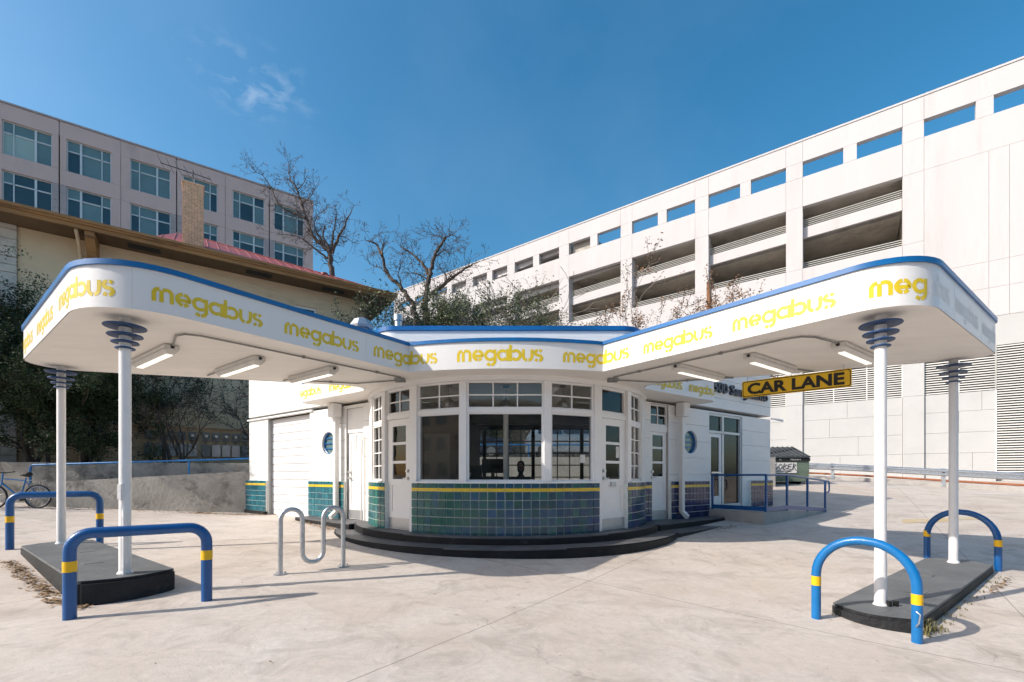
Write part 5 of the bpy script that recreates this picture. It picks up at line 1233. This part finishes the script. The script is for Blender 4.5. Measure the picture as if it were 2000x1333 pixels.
def person():
    e = T('person', 'seated person with dark hair and dark clothes behind the reception desk', 'person', (.22, 11.35, FLR))
    V = [(0, 0, .52), (0, .02, .72), (0, .03, .92), (0, .02, 1.02), (0, 0, 1.10), (0, -.02, 1.17),
         (-.19, .02, .96), (-.24, -.06, .70), (-.18, -.34, .66), (.19, .02, .96), (.24, -.06, .70), (.18, -.34, .66),
         (-.10, -.02, .50), (-.12, -.42, .50), (-.12, -.44, .08), (-.12, -.56, .05), (.10, -.02, .50), (.12, -.42, .50), (.12, -.44, .08), (.12, -.56, .05)]
    E_ = [(0, 1), (1, 2), (2, 3), (3, 4), (4, 5), (2, 6), (6, 7), (7, 8), (2, 9), (9, 10), (10, 11), (0, 12), (12, 13), (13, 14), (14, 15), (0, 16), (16, 17), (17, 18), (18, 19)]
    rad = [.15, .14, .15, .09, .055, .05, .065, .05, .035, .065, .05, .035, .09, .07, .045, .04, .09, .07, .045, .04]
    me = bpy.data.meshes.new('body'); me.from_pydata(V, E_, []); o = link(bpy.data.objects.new('body', me)); o.parent = e; me.materials.append(MAT['cloth'])
    sk = o.modifiers.new('skin', 'SKIN'); ss = o.modifiers.new('sub', 'SUBSURF'); ss.levels = 1; ss.render_levels = 2
    for i, v_ in enumerate(me.skin_vertices[0].data): v_.radius = (rad[i], rad[i]*(.75 if i < 3 else 1)); v_.use_root = (i == 0)
    def blob(nm, c, r, mt, par, n=14, f=None):
        m = MB(); pr_ = [(max(.002, math.sin(math.pi*k/10)), -math.cos(math.pi*k/10)) for k in range(11)]
        v = []
        for a, z in pr_:
            for k in range(n):
                x, y = a*math.cos(2*math.pi*k/n), a*math.sin(2*math.pi*k/n)
                if f: x, y, z_ = f(x, y, z)
                else: z_ = z
                v.append((c[0]+x*r[0], c[1]+y*r[1], c[2]+z_*r[2]))
        m.add(v, [(i*n+k, i*n+(k+1) % n, (i+1)*n+(k+1) % n, (i+1)*n+k) for i in range(10) for k in range(n)])
        return M(nm, m, mt, par, world=False, smooth=180, fix=True)
    def face(x, y, z): 
        y2 = y*(1.0 if z > -.2 else .9); 
        if y < -.5 and -.25 < z < .15 and abs(x) < .3: y2 -= .22*(1-abs(x)/.3)
        return x*(1 if z > 0 else 1+.25*z), y2, z
    hd = blob('head', (0, -.03, 1.28), (.078, .098, .115), MAT['skin'], e, f=face)
    blob('hair', (0, -.005, 1.31), (.095, .105, .11), MAT['hair'], hd); blob('hair', (0, .05, 1.22), (.09, .06, .13), MAT['hair'], hd)
    for s_ in (-1, 1):
        blob('eye', (.03*s_, -.122, 1.29), (.012, .008, .008), MAT['frame'], hd, 8); blob('ear', (.08*s_, -.02, 1.27), (.012, .025, .035), MAT['skin'], hd, 8)
        for k in range(5):
            m = MB().tube([(.18*s_, -.34, .66), (.18*s_+(k-2)*.016, -.41, .655), (.18*s_+(k-2)*.019, -.44+.008*abs(k-2), .64)], [.014, .009, .007], 6); M('finger', m, MAT['skin'], e, world=False, smooth=60)
    blob('mouth', (0, -.122, 1.225), (.022, .008, .006), MAT['red'], hd, 8)
    return e
person()
oc = T('office_chair', 'black office chair under the seated person', 'chair', (.22, 11.4, FLR))
M('seat', MB().box(-.01, .45, 11.2, 11.62, FLR+.36, FLR+.42), MAT['rubber'], oc, bev=.02); M('backrest', MB().box(.0, .44, 11.6, 11.66, FLR+.5, FLR+1.0), MAT['rubber'], oc, bev=.02)
M('stem', MB().tube([(.22, 11.4, FLR+.06), (.22, 11.4, FLR+.37)], .03, 8), MAT['steel'], oc)
for k in range(5): M('leg', MB().tube([(.22, 11.4, FLR+.08), (.22+.28*math.cos(k*1.257), 11.4+.28*math.sin(k*1.257), FLR+.04)], .022, 6), MAT['steel'], oc)

# cars on the upper car park ------------------------------------
def car(name, label, x, y, z, L_, Wd, prof, glassr, body, flip=1):
    e = T(name, label, 'car', (x, y, z)); n = len(prof)
    def sec(pts, w0, w1, zs):                       # body lofted across the width with a slight tumblehome
        m = MB(); v = []
        for yy, k in ((-w0, 0), (w0, 0)):
            for a, b in pts: v.append((x+flip*(a-.5)*L_, y+yy*(1-.18*max(0, (b-zs))/.7), z+b))
        k = len(pts); m.add(v, [tuple(range(k)), tuple(range(2*k-1, k-1, -1))]+[(i, (i+1) % k, k+(i+1) % k, k+i) for i in range(k)]); return m
    M('body', sec(prof, Wd/2, Wd/2, .95), body, e, bev=.05, smooth=True)
    for gq in glassr:
        m = MB(); v = []
        for s_ in (-1, 1):
            for a, b in gq: v.append((x+flip*(a-.5)*L_, y+s_*(Wd/2+.006)*(1-.18*max(0, b-.95)/.7), z+b))
        k = len(gq); m.add(v, [tuple(range(k)), tuple(range(2*k-1, k-1, -1))]); M('side_window', m, MAT['carglass'], e, fix=False)
    for a in (.17, .80):
        for s_ in (-1, 1):
            c = Vector((x+flip*(a-.5)*L_, y+s_*(Wd/2-.08), z+.34))
            w_ = M('wheel', MB().tube([c-Vector((0, .11, 0)), c-Vector((0, .10, 0)), c+Vector((0, .10, 0)), c+Vector((0, .11, 0))], [.30, .34, .34, .30], 20), MAT['rubber'], e, smooth=60)
            M('hub', MB().tube([c-Vector((0, .118, 0)), c+Vector((0, .118, 0))], .2, 14), MAT['steel'], w_)
    for s_ in (-1, 1):
        q = x+flip*(.995-.5)*L_; M('headlight', MB().box(q-.03, q+.03, y+s_*Wd*.33-.15, y+s_*Wd*.33+.15, z+.66, z+.8), MAT['frame'], e); q = x+flip*(.005-.5)*L_
        M('tail_light', MB().box(q-.03, q+.03, y+s_*Wd*.38-.1, y+s_*Wd*.38+.1, z+.75, z+.95), MAT['red'], e)
suv = [(.0, .35), (.0, .95), (.03, 1.1), (.08, 1.68), (.16, 1.76), (.58, 1.74), (.70, 1.18), (.96, 1.02), (1.0, .85), (1.0, .35)]
sed = [(.0, .32), (.0, .82), (.02, .92), (.14, .98), (.28, 1.38), (.36, 1.42), (.55, 1.40), (.70, .98), (.95, .86), (1.0, .7), (1.0, .32)]
car('parked_car', 'silver sport utility car on the raised lot, seen through the right window', 3.0, 21.3, 2.1, 4.6, 1.9, suv, [[(.10, 1.12), (.12, 1.62), (.33, 1.64), (.33, 1.12)], [(.35, 1.12), (.35, 1.64), (.56, 1.62), (.66, 1.16)]], MAT['cargrey'])
car('parked_car', 'dark blue saloon on the raised lot, seen through the centre window', -2.3, 21.6, 2.1, 4.5, 1.8, sed, [[(.20, 1.0), (.30, 1.33), (.43, 1.35), (.43, .98)], [(.45, .98), (.45, 1.35), (.54, 1.33), (.66, .99)]], MAT['cardark'])
hr2 = T('handrail', 'blue pipe handrail at the edge of the raised lot, seen through the windows', 'handrail', (1, 19.15, 2.1))
M('rail', MB().tube([(-5, 19.15, 2.62), (9, 19.15, 2.62)], .03, 8), MAT['bluelt'], hr2)
for k in range(6): M('post', MB().tube([(-4.5+k*2.6, 19.15, 2.1), (-4.5+k*2.6, 19.15, 2.62)], .026, 8), MAT['bluelt'], hr2)
# ================================================================ VEGETATION
def branches(rnd, base, dirv, length, rad, depth, spread=.5, kids=(2, 3), grav=.0, n=4, taper=.62, tips=None, minr=.006, wob=.16, side=.3):
    mb = MB()
    stack = [(Vector(base), Vector(dirv).normalized(), length, rad, depth)]
    while stack:
        p, d, l, r, dp = stack.pop()
        pts = [p]; rs = [r]; seg = 4 if dp > 1 else 3
        for k in range(seg):
            d = (d+Vector((rnd.gauss(0, wob), rnd.gauss(0, wob), rnd.gauss(0, wob)-grav))).normalized()
            p = p+d*(l/seg); pts.append(p); rs.append(max(minr, r*(1-(1-taper)*(k+1)/seg)))
        mb.tube(pts, rs, max(3, min(8, 3+dp)) if r > .03 else 3, caps=False)
        if dp <= 0:
            if tips is not None: tips += pts[1:]
            continue
        for k in range(rnd.randint(*kids)):
            v = Vector((rnd.gauss(0, 1), rnd.gauss(0, 1), rnd.gauss(0, 1))); v = (v-d*v.dot(d)).normalized()
            nd = (d*math.cos(spread)+v*math.sin(spread*rnd.uniform(.6, 1.4))).normalized()
            stack.append((pts[-1], nd, l*rnd.uniform(.58, .85), rs[-1]*rnd.uniform(.6, .85), dp-1))
        if rnd.random() < side*2 and dp > 0:
            for q in pts[1:-1]:
                if rnd.random() < .6:
                    v = Vector((rnd.gauss(0, 1), rnd.gauss(0, 1), rnd.gauss(0, .6)+.4)).normalized()
                    stack.append((q, (d*.5+v).normalized(), l*rnd.uniform(.3, .6), r*.4, max(0, dp-2)))
    return mb
def leaves(rnd, pts, per, size, jit, asp=.5):
    mb = MB()
    for c in pts:
        for k in range(per):
            p = Vector(c)+Vector((rnd.gauss(0, jit), rnd.gauss(0, jit), rnd.gauss(0, jit)))
            a = Vector((rnd.gauss(0, 1), rnd.gauss(0, 1), rnd.gauss(0, .7))).normalized(); b = a.orthogonal().normalized()
            b = (Matrix.Rotation(rnd.uniform(0, 6.28), 3, a) @ b); s = size*rnd.uniform(.6, 1.35)
            i = len(mb.v); mb.v += [tuple(p-a*s), tuple(p+b*s*asp), tuple(p+a*s), tuple(p-b*s*asp)]; mb.f.append((i, i+1, i+2, i+3))
    return mb
def tree(name, label, base, trunks, leaf=None, per=3, size=.06, jit=.08, seed=1, depth=4, spread=.5, bark='bark', cat='tree', group=None, minr=.006, kids=(2, 3), wob=.16, side=.3, asp=.5, grav=0):
    rnd = random.Random(seed); e = T(name, label, cat, base, group=group); tips = []
    mb = MB()
    for (off, d, l, r) in trunks:
        b = branches(rnd, Vector(base)+Vector(off), d, l, r, depth, spread, kids, grav=grav, tips=tips, minr=minr, wob=wob, side=side); mb.add(b.v, b.f)
    M('trunk', mb, MAT[bark], e, fix=False, smooth=60)
    if leaf: M('crown', leaves(rnd, tips, per, size, jit, asp), MAT[leaf], e, fix=False)
    return e
# bare trees behind the house and the station
LIMBS_A = [
    ([(-13.2, 14.81), (-13.32, 15.94), (-13.51, 17.08), (-13.57, 17.96)], 0.3, 0.22),
    ([(-13.57, 17.96), (-14.33, 18.72), (-14.84, 19.22), (-15.22, 19.98), (-15.47, 20.74), (-15.78, 21.62), (-15.97, 22.26), (-16.29, 23.01), (-16.48, 23.39), (-16.86, 23.83), (-17.01, 24.65), (-17.05, 25.29)], 0.22, 0.02),
    ([(-15.47, 20.61), (-15.97, 20.8), (-16.48, 20.99), (-16.98, 21.18), (-17.36, 21.5), (-17.68, 22.26), (-17.87, 22.76), (-18.5, 23.64), (-19.0, 23.71)], 0.12, 0.015),
    ([(-13.57, 18.09), (-13.89, 18.72), (-14.08, 19.1), (-14.02, 19.6), (-13.95, 19.98)], 0.15, 0.05),
    ([(-13.51, 18.09), (-13.38, 18.59), (-13.32, 19.6), (-13.23, 20.36), (-13.22, 21.12)], 0.16, 0.02),
    ([(-13.45, 17.96), (-12.82, 19.1), (-12.44, 19.73), (-12.25, 20.36), (-11.93, 20.99), (-11.74, 21.43)], 0.17, 0.02),
    ([(-13.57, 17.46), (-14.21, 17.84), (-14.84, 18.34), (-15.34, 18.72), (-15.72, 18.97), (-16.6, 19.07), (-17.36, 19.0)], 0.12, 0.015),
    ([(-13.95, 18.59), (-14.46, 19.35), (-14.71, 19.98), (-14.46, 20.61), (-13.95, 20.99)], 0.1, 0.015),
    ([(-15.85, 21.75), (-15.47, 22.13), (-15.09, 22.38), (-14.84, 23.14)], 0.08, 0.012),
    ([(-12.82, 19.1), (-12.31, 18.97), (-11.68, 18.59)], 0.07, 0.012),
    ([(-16.23, 22.95), (-15.72, 23.39), (-15.47, 23.77)], 0.06, 0.012),
]
LIMBS_B = [
    ([(-5.77, 10.59), (-5.98, 11.61), (-6.28, 12.12), (-6.59, 12.53), (-7.0, 12.94), (-7.4, 13.35), (-7.61, 13.86), (-7.81, 14.47), (-7.97, 14.88), (-8.12, 15.19), (-8.43, 15.34), (-8.68, 15.39)], 0.26, 0.05),
    ([(-7.76, 14.37), (-7.73, 14.88), (-7.65, 15.19)], 0.1, 0.04),
    ([(-7.3, 13.25), (-7.92, 13.86), (-8.53, 14.06)], 0.06, 0.012),
    ([(-6.59, 12.53), (-6.89, 13.45), (-6.79, 14.06)], 0.07, 0.015),
]
LIMBS_C = [
    ([(-4.97, 10.18), (-4.93, 11.05), (-4.93, 11.92), (-4.78, 12.6), (-4.68, 13.08), (-4.54, 13.66), (-4.39, 14.14), (-4.1, 14.62), (-3.81, 15.06)], 0.28, 0.09),
    ([(-4.78, 12.98), (-5.07, 13.42), (-5.36, 13.75), (-5.84, 14.19), (-6.42, 14.53)], 0.16, 0.04),
    ([(-4.78, 11.63), (-4.1, 12.11), (-3.72, 12.5), (-3.38, 12.74), (-3.04, 12.89), (-2.66, 13.18), (-2.22, 13.46)], 0.19, 0.05),
    ([(-3.86, 14.96), (-4.2, 15.11), (-4.88, 15.3)], 0.05, 0.012),
    ([(-3.81, 15.06), (-3.48, 15.2), (-2.99, 15.01)], 0.05, 0.012),
    ([(-3.72, 12.5), (-3.81, 12.89), (-4.3, 13.37)], 0.07, 0.015),
    ([(-4.49, 13.85), (-3.91, 14.33), (-3.43, 14.14)], 0.06, 0.012),
    ([(-4.88, 12.6), (-5.55, 12.98), (-6.04, 13.03)], 0.06, 0.012),
]

def limb_tree(label, limbs, y, zb, seed, leaf=None, tw=.55, ns=3, dep=3):
    """bare tree: main limbs as (x, z) bends at distance y, swaying in depth, with twigs grown on them"""
    rnd = random.Random(seed); x0 = limbs[0][0][0][0]
    e = T('bare_tree', label, 'tree', (x0, y, zb)); tr = MB(); tg = MB(); tips = []; made = []
    for i, (pts, r0, r1) in enumerate(limbs):
        n = len(pts); s0 = Vector((pts[0][0], 0, pts[0][1]))
        y0 = min(made, key=lambda q: (Vector((q.x, 0, q.z))-s0).length).y if made else y
        P = []; sway = rnd.uniform(-.12, .16)
        for k, (x, z) in enumerate(pts):
            l = math.dist(pts[0], pts[k]); P.append(Vector((x, y0+sway*l+rnd.gauss(0, .05), z)))
        if i == 0: P.insert(0, Vector((x0, y, zb)))
        m = len(P); rs = [.78*(r0+(r1-r0)*(k/(m-1))**.7) for k in range(m)]
        if i == 0: rs[0] = r0*1.25
        Q = []; qr = []
        for k in range(m-1):
            for j in range(3):
                t_ = j/3; Q.append(P[k].lerp(P[k+1], t_)+Vector((rnd.gauss(0, 1), rnd.gauss(0, 1), rnd.gauss(0, 1)))*min(.06, rs[k]*.3)); qr.append(rs[k]*(1-t_)+rs[k+1]*t_)
        Q.append(P[-1]); qr.append(rs[-1]); tr.tube(Q, qr, 7, caps=True); made += P
        for k in range(1, len(Q)):
            if i == 0 and k < len(Q)-4: continue
            for j in range(ns if rnd.random() < .75 else 0):
                d = (Q[k]-Q[k-1]).normalized(); v = Vector((rnd.gauss(0, 1), rnd.gauss(0, 1), rnd.gauss(0, 1)+.5)).normalized()
                b = branches(rnd, Q[k], (d*.5+v), tw*rnd.uniform(.5, 1.6), max(.014, qr[k]*.22), rnd.randint(1, dep), .5, (1, 3), tips=tips, minr=.008, wob=.2, side=.15); tg.add(b.v, b.f)
    M('trunk', tr, MAT['bark'], e, fix=False, smooth=60); M('twigs', tg, MAT['bark'], e, fix=False, kind='stuff')
    if leaf: M('dry_leaves', leaves(rnd, rnd.sample(tips, len(tips)//12), 1, .06, .06), MAT[leaf], e, fix=False, kind='stuff')
limb_tree('tall bare tree with dark forked limbs behind the cream house', LIMBS_A, 34.0, 1.3, 3, 'leafb', .5, 3, 3)
limb_tree('leaning bare tree left of the pollarded one behind the roof', LIMBS_B, 27.5, 2.0, 4, None, .45, 3, 3)
limb_tree('pollarded bare tree with knobbly limbs behind the station roof', LIMBS_C, 26.0, 2.0, 5, None, .45, 3, 3)
# evergreen thicket above the station roof
for i, (x, y, h, sd, lb) in enumerate(((-4.5, 24.5, 7.2, 1, 'leftmost evergreen shrub of the thicket above the station roof'), (-3.4, 23.8, 8.0, 2, 'bushy evergreen shrub behind the roof flue pipe'), (-2.4, 24.2, 8.0, 3, 'tallest part of the evergreen thicket behind the station roof'), (-.9, 24.0, 7.2, 4, 'rightmost evergreen shrub of the thicket above the station roof'))):
    tree('evergreen_shrub', lb, (x, y, 2.05), [((0, 0, 0), (rng.uniform(-.2, .2), 0, 1), h*.40, .10), ((.3, .1, 0), (.30, 0, 1), h*.41, .08), ((-.3, 0, 0), (-.32, .1, 1), h*.41, .08), ((.1, .5, 0), (.1, .25, 1), h*.40, .08)],
         'leafg', 7, .055, .12, 40+sd, 4, .46, 'twig', 'shrub', 'evergreen thicket behind the station', minr=.010, kids=(3, 4), side=.45)
# bare and brown-leaved shrubs before the garage
tree('bare_shrub', 'leafless grey shrub before the garage left of the brown one', (3.2, 23.5, 2.05), [((0, 0, 0), (.1, 0, 1), 3.9, .09), ((.4, 0, 0), (.4, 0, 1), 3.2, .07), ((-.4, 0, 0), (-.4, 0, 1), 3.3, .07)], None, seed=61, depth=4, spread=.42, bark='twig', cat='shrub', minr=.013)
tree('bare_shrub', 'thin leafless shrub beside the evergreen thicket', (.7, 23.5, 2.05), [((0, 0, 0), (.15, 0, 1), 3.1, .08), ((.3, 0, 0), (-.3, 0, 1), 3.0, .07)], None, seed=62, depth=4, spread=.45, bark='twig', cat='shrub', minr=.012)
tree('brown_shrub', 'shrub with dry brown leaves before the garage, next to the bare one', (5.9, 23.6, 2.05), [((0, 0, 0), (0, 0, 1), 3.5, .09), ((.4, 0, 0), (.35, 0, 1), 3.5, .08), ((-.3, 0, 0), (-.35, 0, 1), 3.4, .08)], 'leafb', 8, .055, .10, 63, 4, .46, 'twig', 'shrub', minr=.011)
tree('brown_shrub', 'shrub with dry brown leaves nearest the right wing', (8.0, 23.4, 2.05), [((0, 0, 0), (0, 0, 1), 3.5, .09), ((-.4, 0, 0), (-.3, 0, 1), 3.5, .08), ((.3, 0, 0), (.35, 0, 1), 3.4, .08)], 'leafb', 8, .055, .10, 64, 4, .46, 'twig', 'shrub', minr=.011)
# dark evergreens on the bank at the left
for i, (x, y, h, n_, sd, sz, lb) in enumerate(((-16.3, 13.9, 7.6, 5, 3, 1.0, 'tall dark evergreen at the left edge by the stone corner'), (-15.2, 14.75, 5.4, 5, 4, 1.0, 'dark evergreen behind the bicycle'), (-13.95, 15.1, 5.0, 5, 5, 1.0, 'dark evergreen between the two left columns'), (-12.3, 16.2, 5.2, 2, 6, .5, 'thinning evergreen right of the near left column before the first meters'))):
    tr = [((rng.uniform(-.4, .4), rng.uniform(-.15, .15), 0), (rng.uniform(-.22, .22), rng.uniform(-.1, .1), 1), h*rng.uniform(.27, .34), .06) for k in range(n_)]
    tree('evergreen_bush', lb, (x, y, 1.70), tr, 'leafd', int(30*sz), .040, .11, 80+sd, 4, .55, 'bark', 'shrub', 'dark evergreens on the bank', minr=.007, kids=(2, 3), side=.5, asp=.45)
# bare vines against the house wall
for i, (x, y, lb) in enumerate(((-9.7, 17.9, 'bare climbing stems between the electric meters'), (-8.9, 18.3, 'bare climbing shrub before the right hand meters'), (-8.25, 18.6, 'bare climbing stems beside the station wall'), (-12.0, 16.5, 'bare tangled stems on the bank below the left evergreens'))):
    tree('bare_vine', lb, (x, y, 1.70), [((rng.uniform(-.2, .2), 0, 0), (rng.uniform(-.25, .25), 0, 1), 1.45, .035) for k in range(5)], 'leafd', 1, .035, .05, seed=120+i, depth=4, spread=.55, cat='vine', minr=.008, side=.45, kids=(2, 3), group='bare stems on the bank')
# leaf litter and weeds -----------------------------------------
rnd = random.Random(77); lt = MB()
def litter(n, fn, s=.03):
    for k in range(n):
        x, y = fn(); z = gz(x, y)+.008+rnd.random()*.02; a = rnd.uniform(0, 6.28); u = Vector((math.cos(a), math.sin(a), rnd.uniform(-.4, .4)))*s*rnd.uniform(.5, 1.2); v = Vector((-math.sin(a), math.cos(a), rnd.uniform(-.3, .3)))*s*.55
        p = Vector((x, y, z)); i = len(lt.v); lt.v += [tuple(p-u), tuple(p+v), tuple(p+u), tuple(p-v)]; lt.f.append((i, i+1, i+2, i+3))
def alongp(a, b, w):
    def f():
        t_ = rnd.random(); return a[0]+(b[0]-a[0])*t_+rnd.gauss(0, w), a[1]+(b[1]-a[1])*t_+rnd.gauss(0, w)
    return f
litter(420, alongp((-7.25, 6.55), (-5.0, 4.95), .045)); litter(130, alongp((-5.0, 4.9), (-4.3, 4.6), .04)); litter(500, alongp((-9.5, 13.55), (-6.9, 13.2), .12)); litter(300, alongp((-14, 12.8), (-9, 13.6), .1))
litter(220, alongp((-5.3, 11.3), (-3.9, 9.9), .08)); litter(60, lambda: (rnd.uniform(-5, 5), rnd.uniform(3.2, 9)), .016); litter(70, alongp((5.2, 10.5), (4.6, 10.1), .08))
litter(50, alongp((6.0, 5.7), (7.0, 6.4), .03)); litter(40, lambda: (rnd.uniform(-9, 12), rnd.uniform(8, 14)), .02)
M('leaf_litter', lt, MAT['litter'], fix=False, label='dry fallen leaves along kerbs and walls', cat='leaf litter', kind='stuff')
gs = MB()
def tuft(x, y, n, h):
    for k in range(n):
        px, py = x+rnd.gauss(0, .045), y+rnd.gauss(0, .045); z = gz(px, py)-.01; a = rnd.uniform(0, 6.28); l = h*rnd.uniform(.4, 1.1); b = rnd.uniform(.3, 1.0)*l
        d = Vector((math.cos(a), math.sin(a), 0)); s_ = Vector((-d.y, d.x, 0))*.004
        p0 = Vector((px, py, z)); p1 = p0+d*b*.35+Vector((0, 0, l*.7)); p2 = p0+d*b+Vector((0, 0, l*.75)); i = len(gs.v)
        gs.v += [tuple(p0-s_), tuple(p0+s_), tuple(p1+s_), tuple(p1-s_), tuple(p2)]; gs.f += [(i, i+1, i+2, i+3), (i+3, i+2, i+4)]
for k in range(5): tuft(3.62+k*.13, 4.98-k*.11, 22, .07)
tuft(4.05, 4.50, 70, .17); tuft(4.2, 4.62, 60, .15); tuft(4.3, 4.6, 40, .09)
for k in range(9): tuft(4.56+k*.28, 4.79+k*.2, 16, .06)
M('weeds', gs, MAT['grass'], fix=False, label='dry grass and weeds along the right island kerb', cat='weeds', kind='stuff')
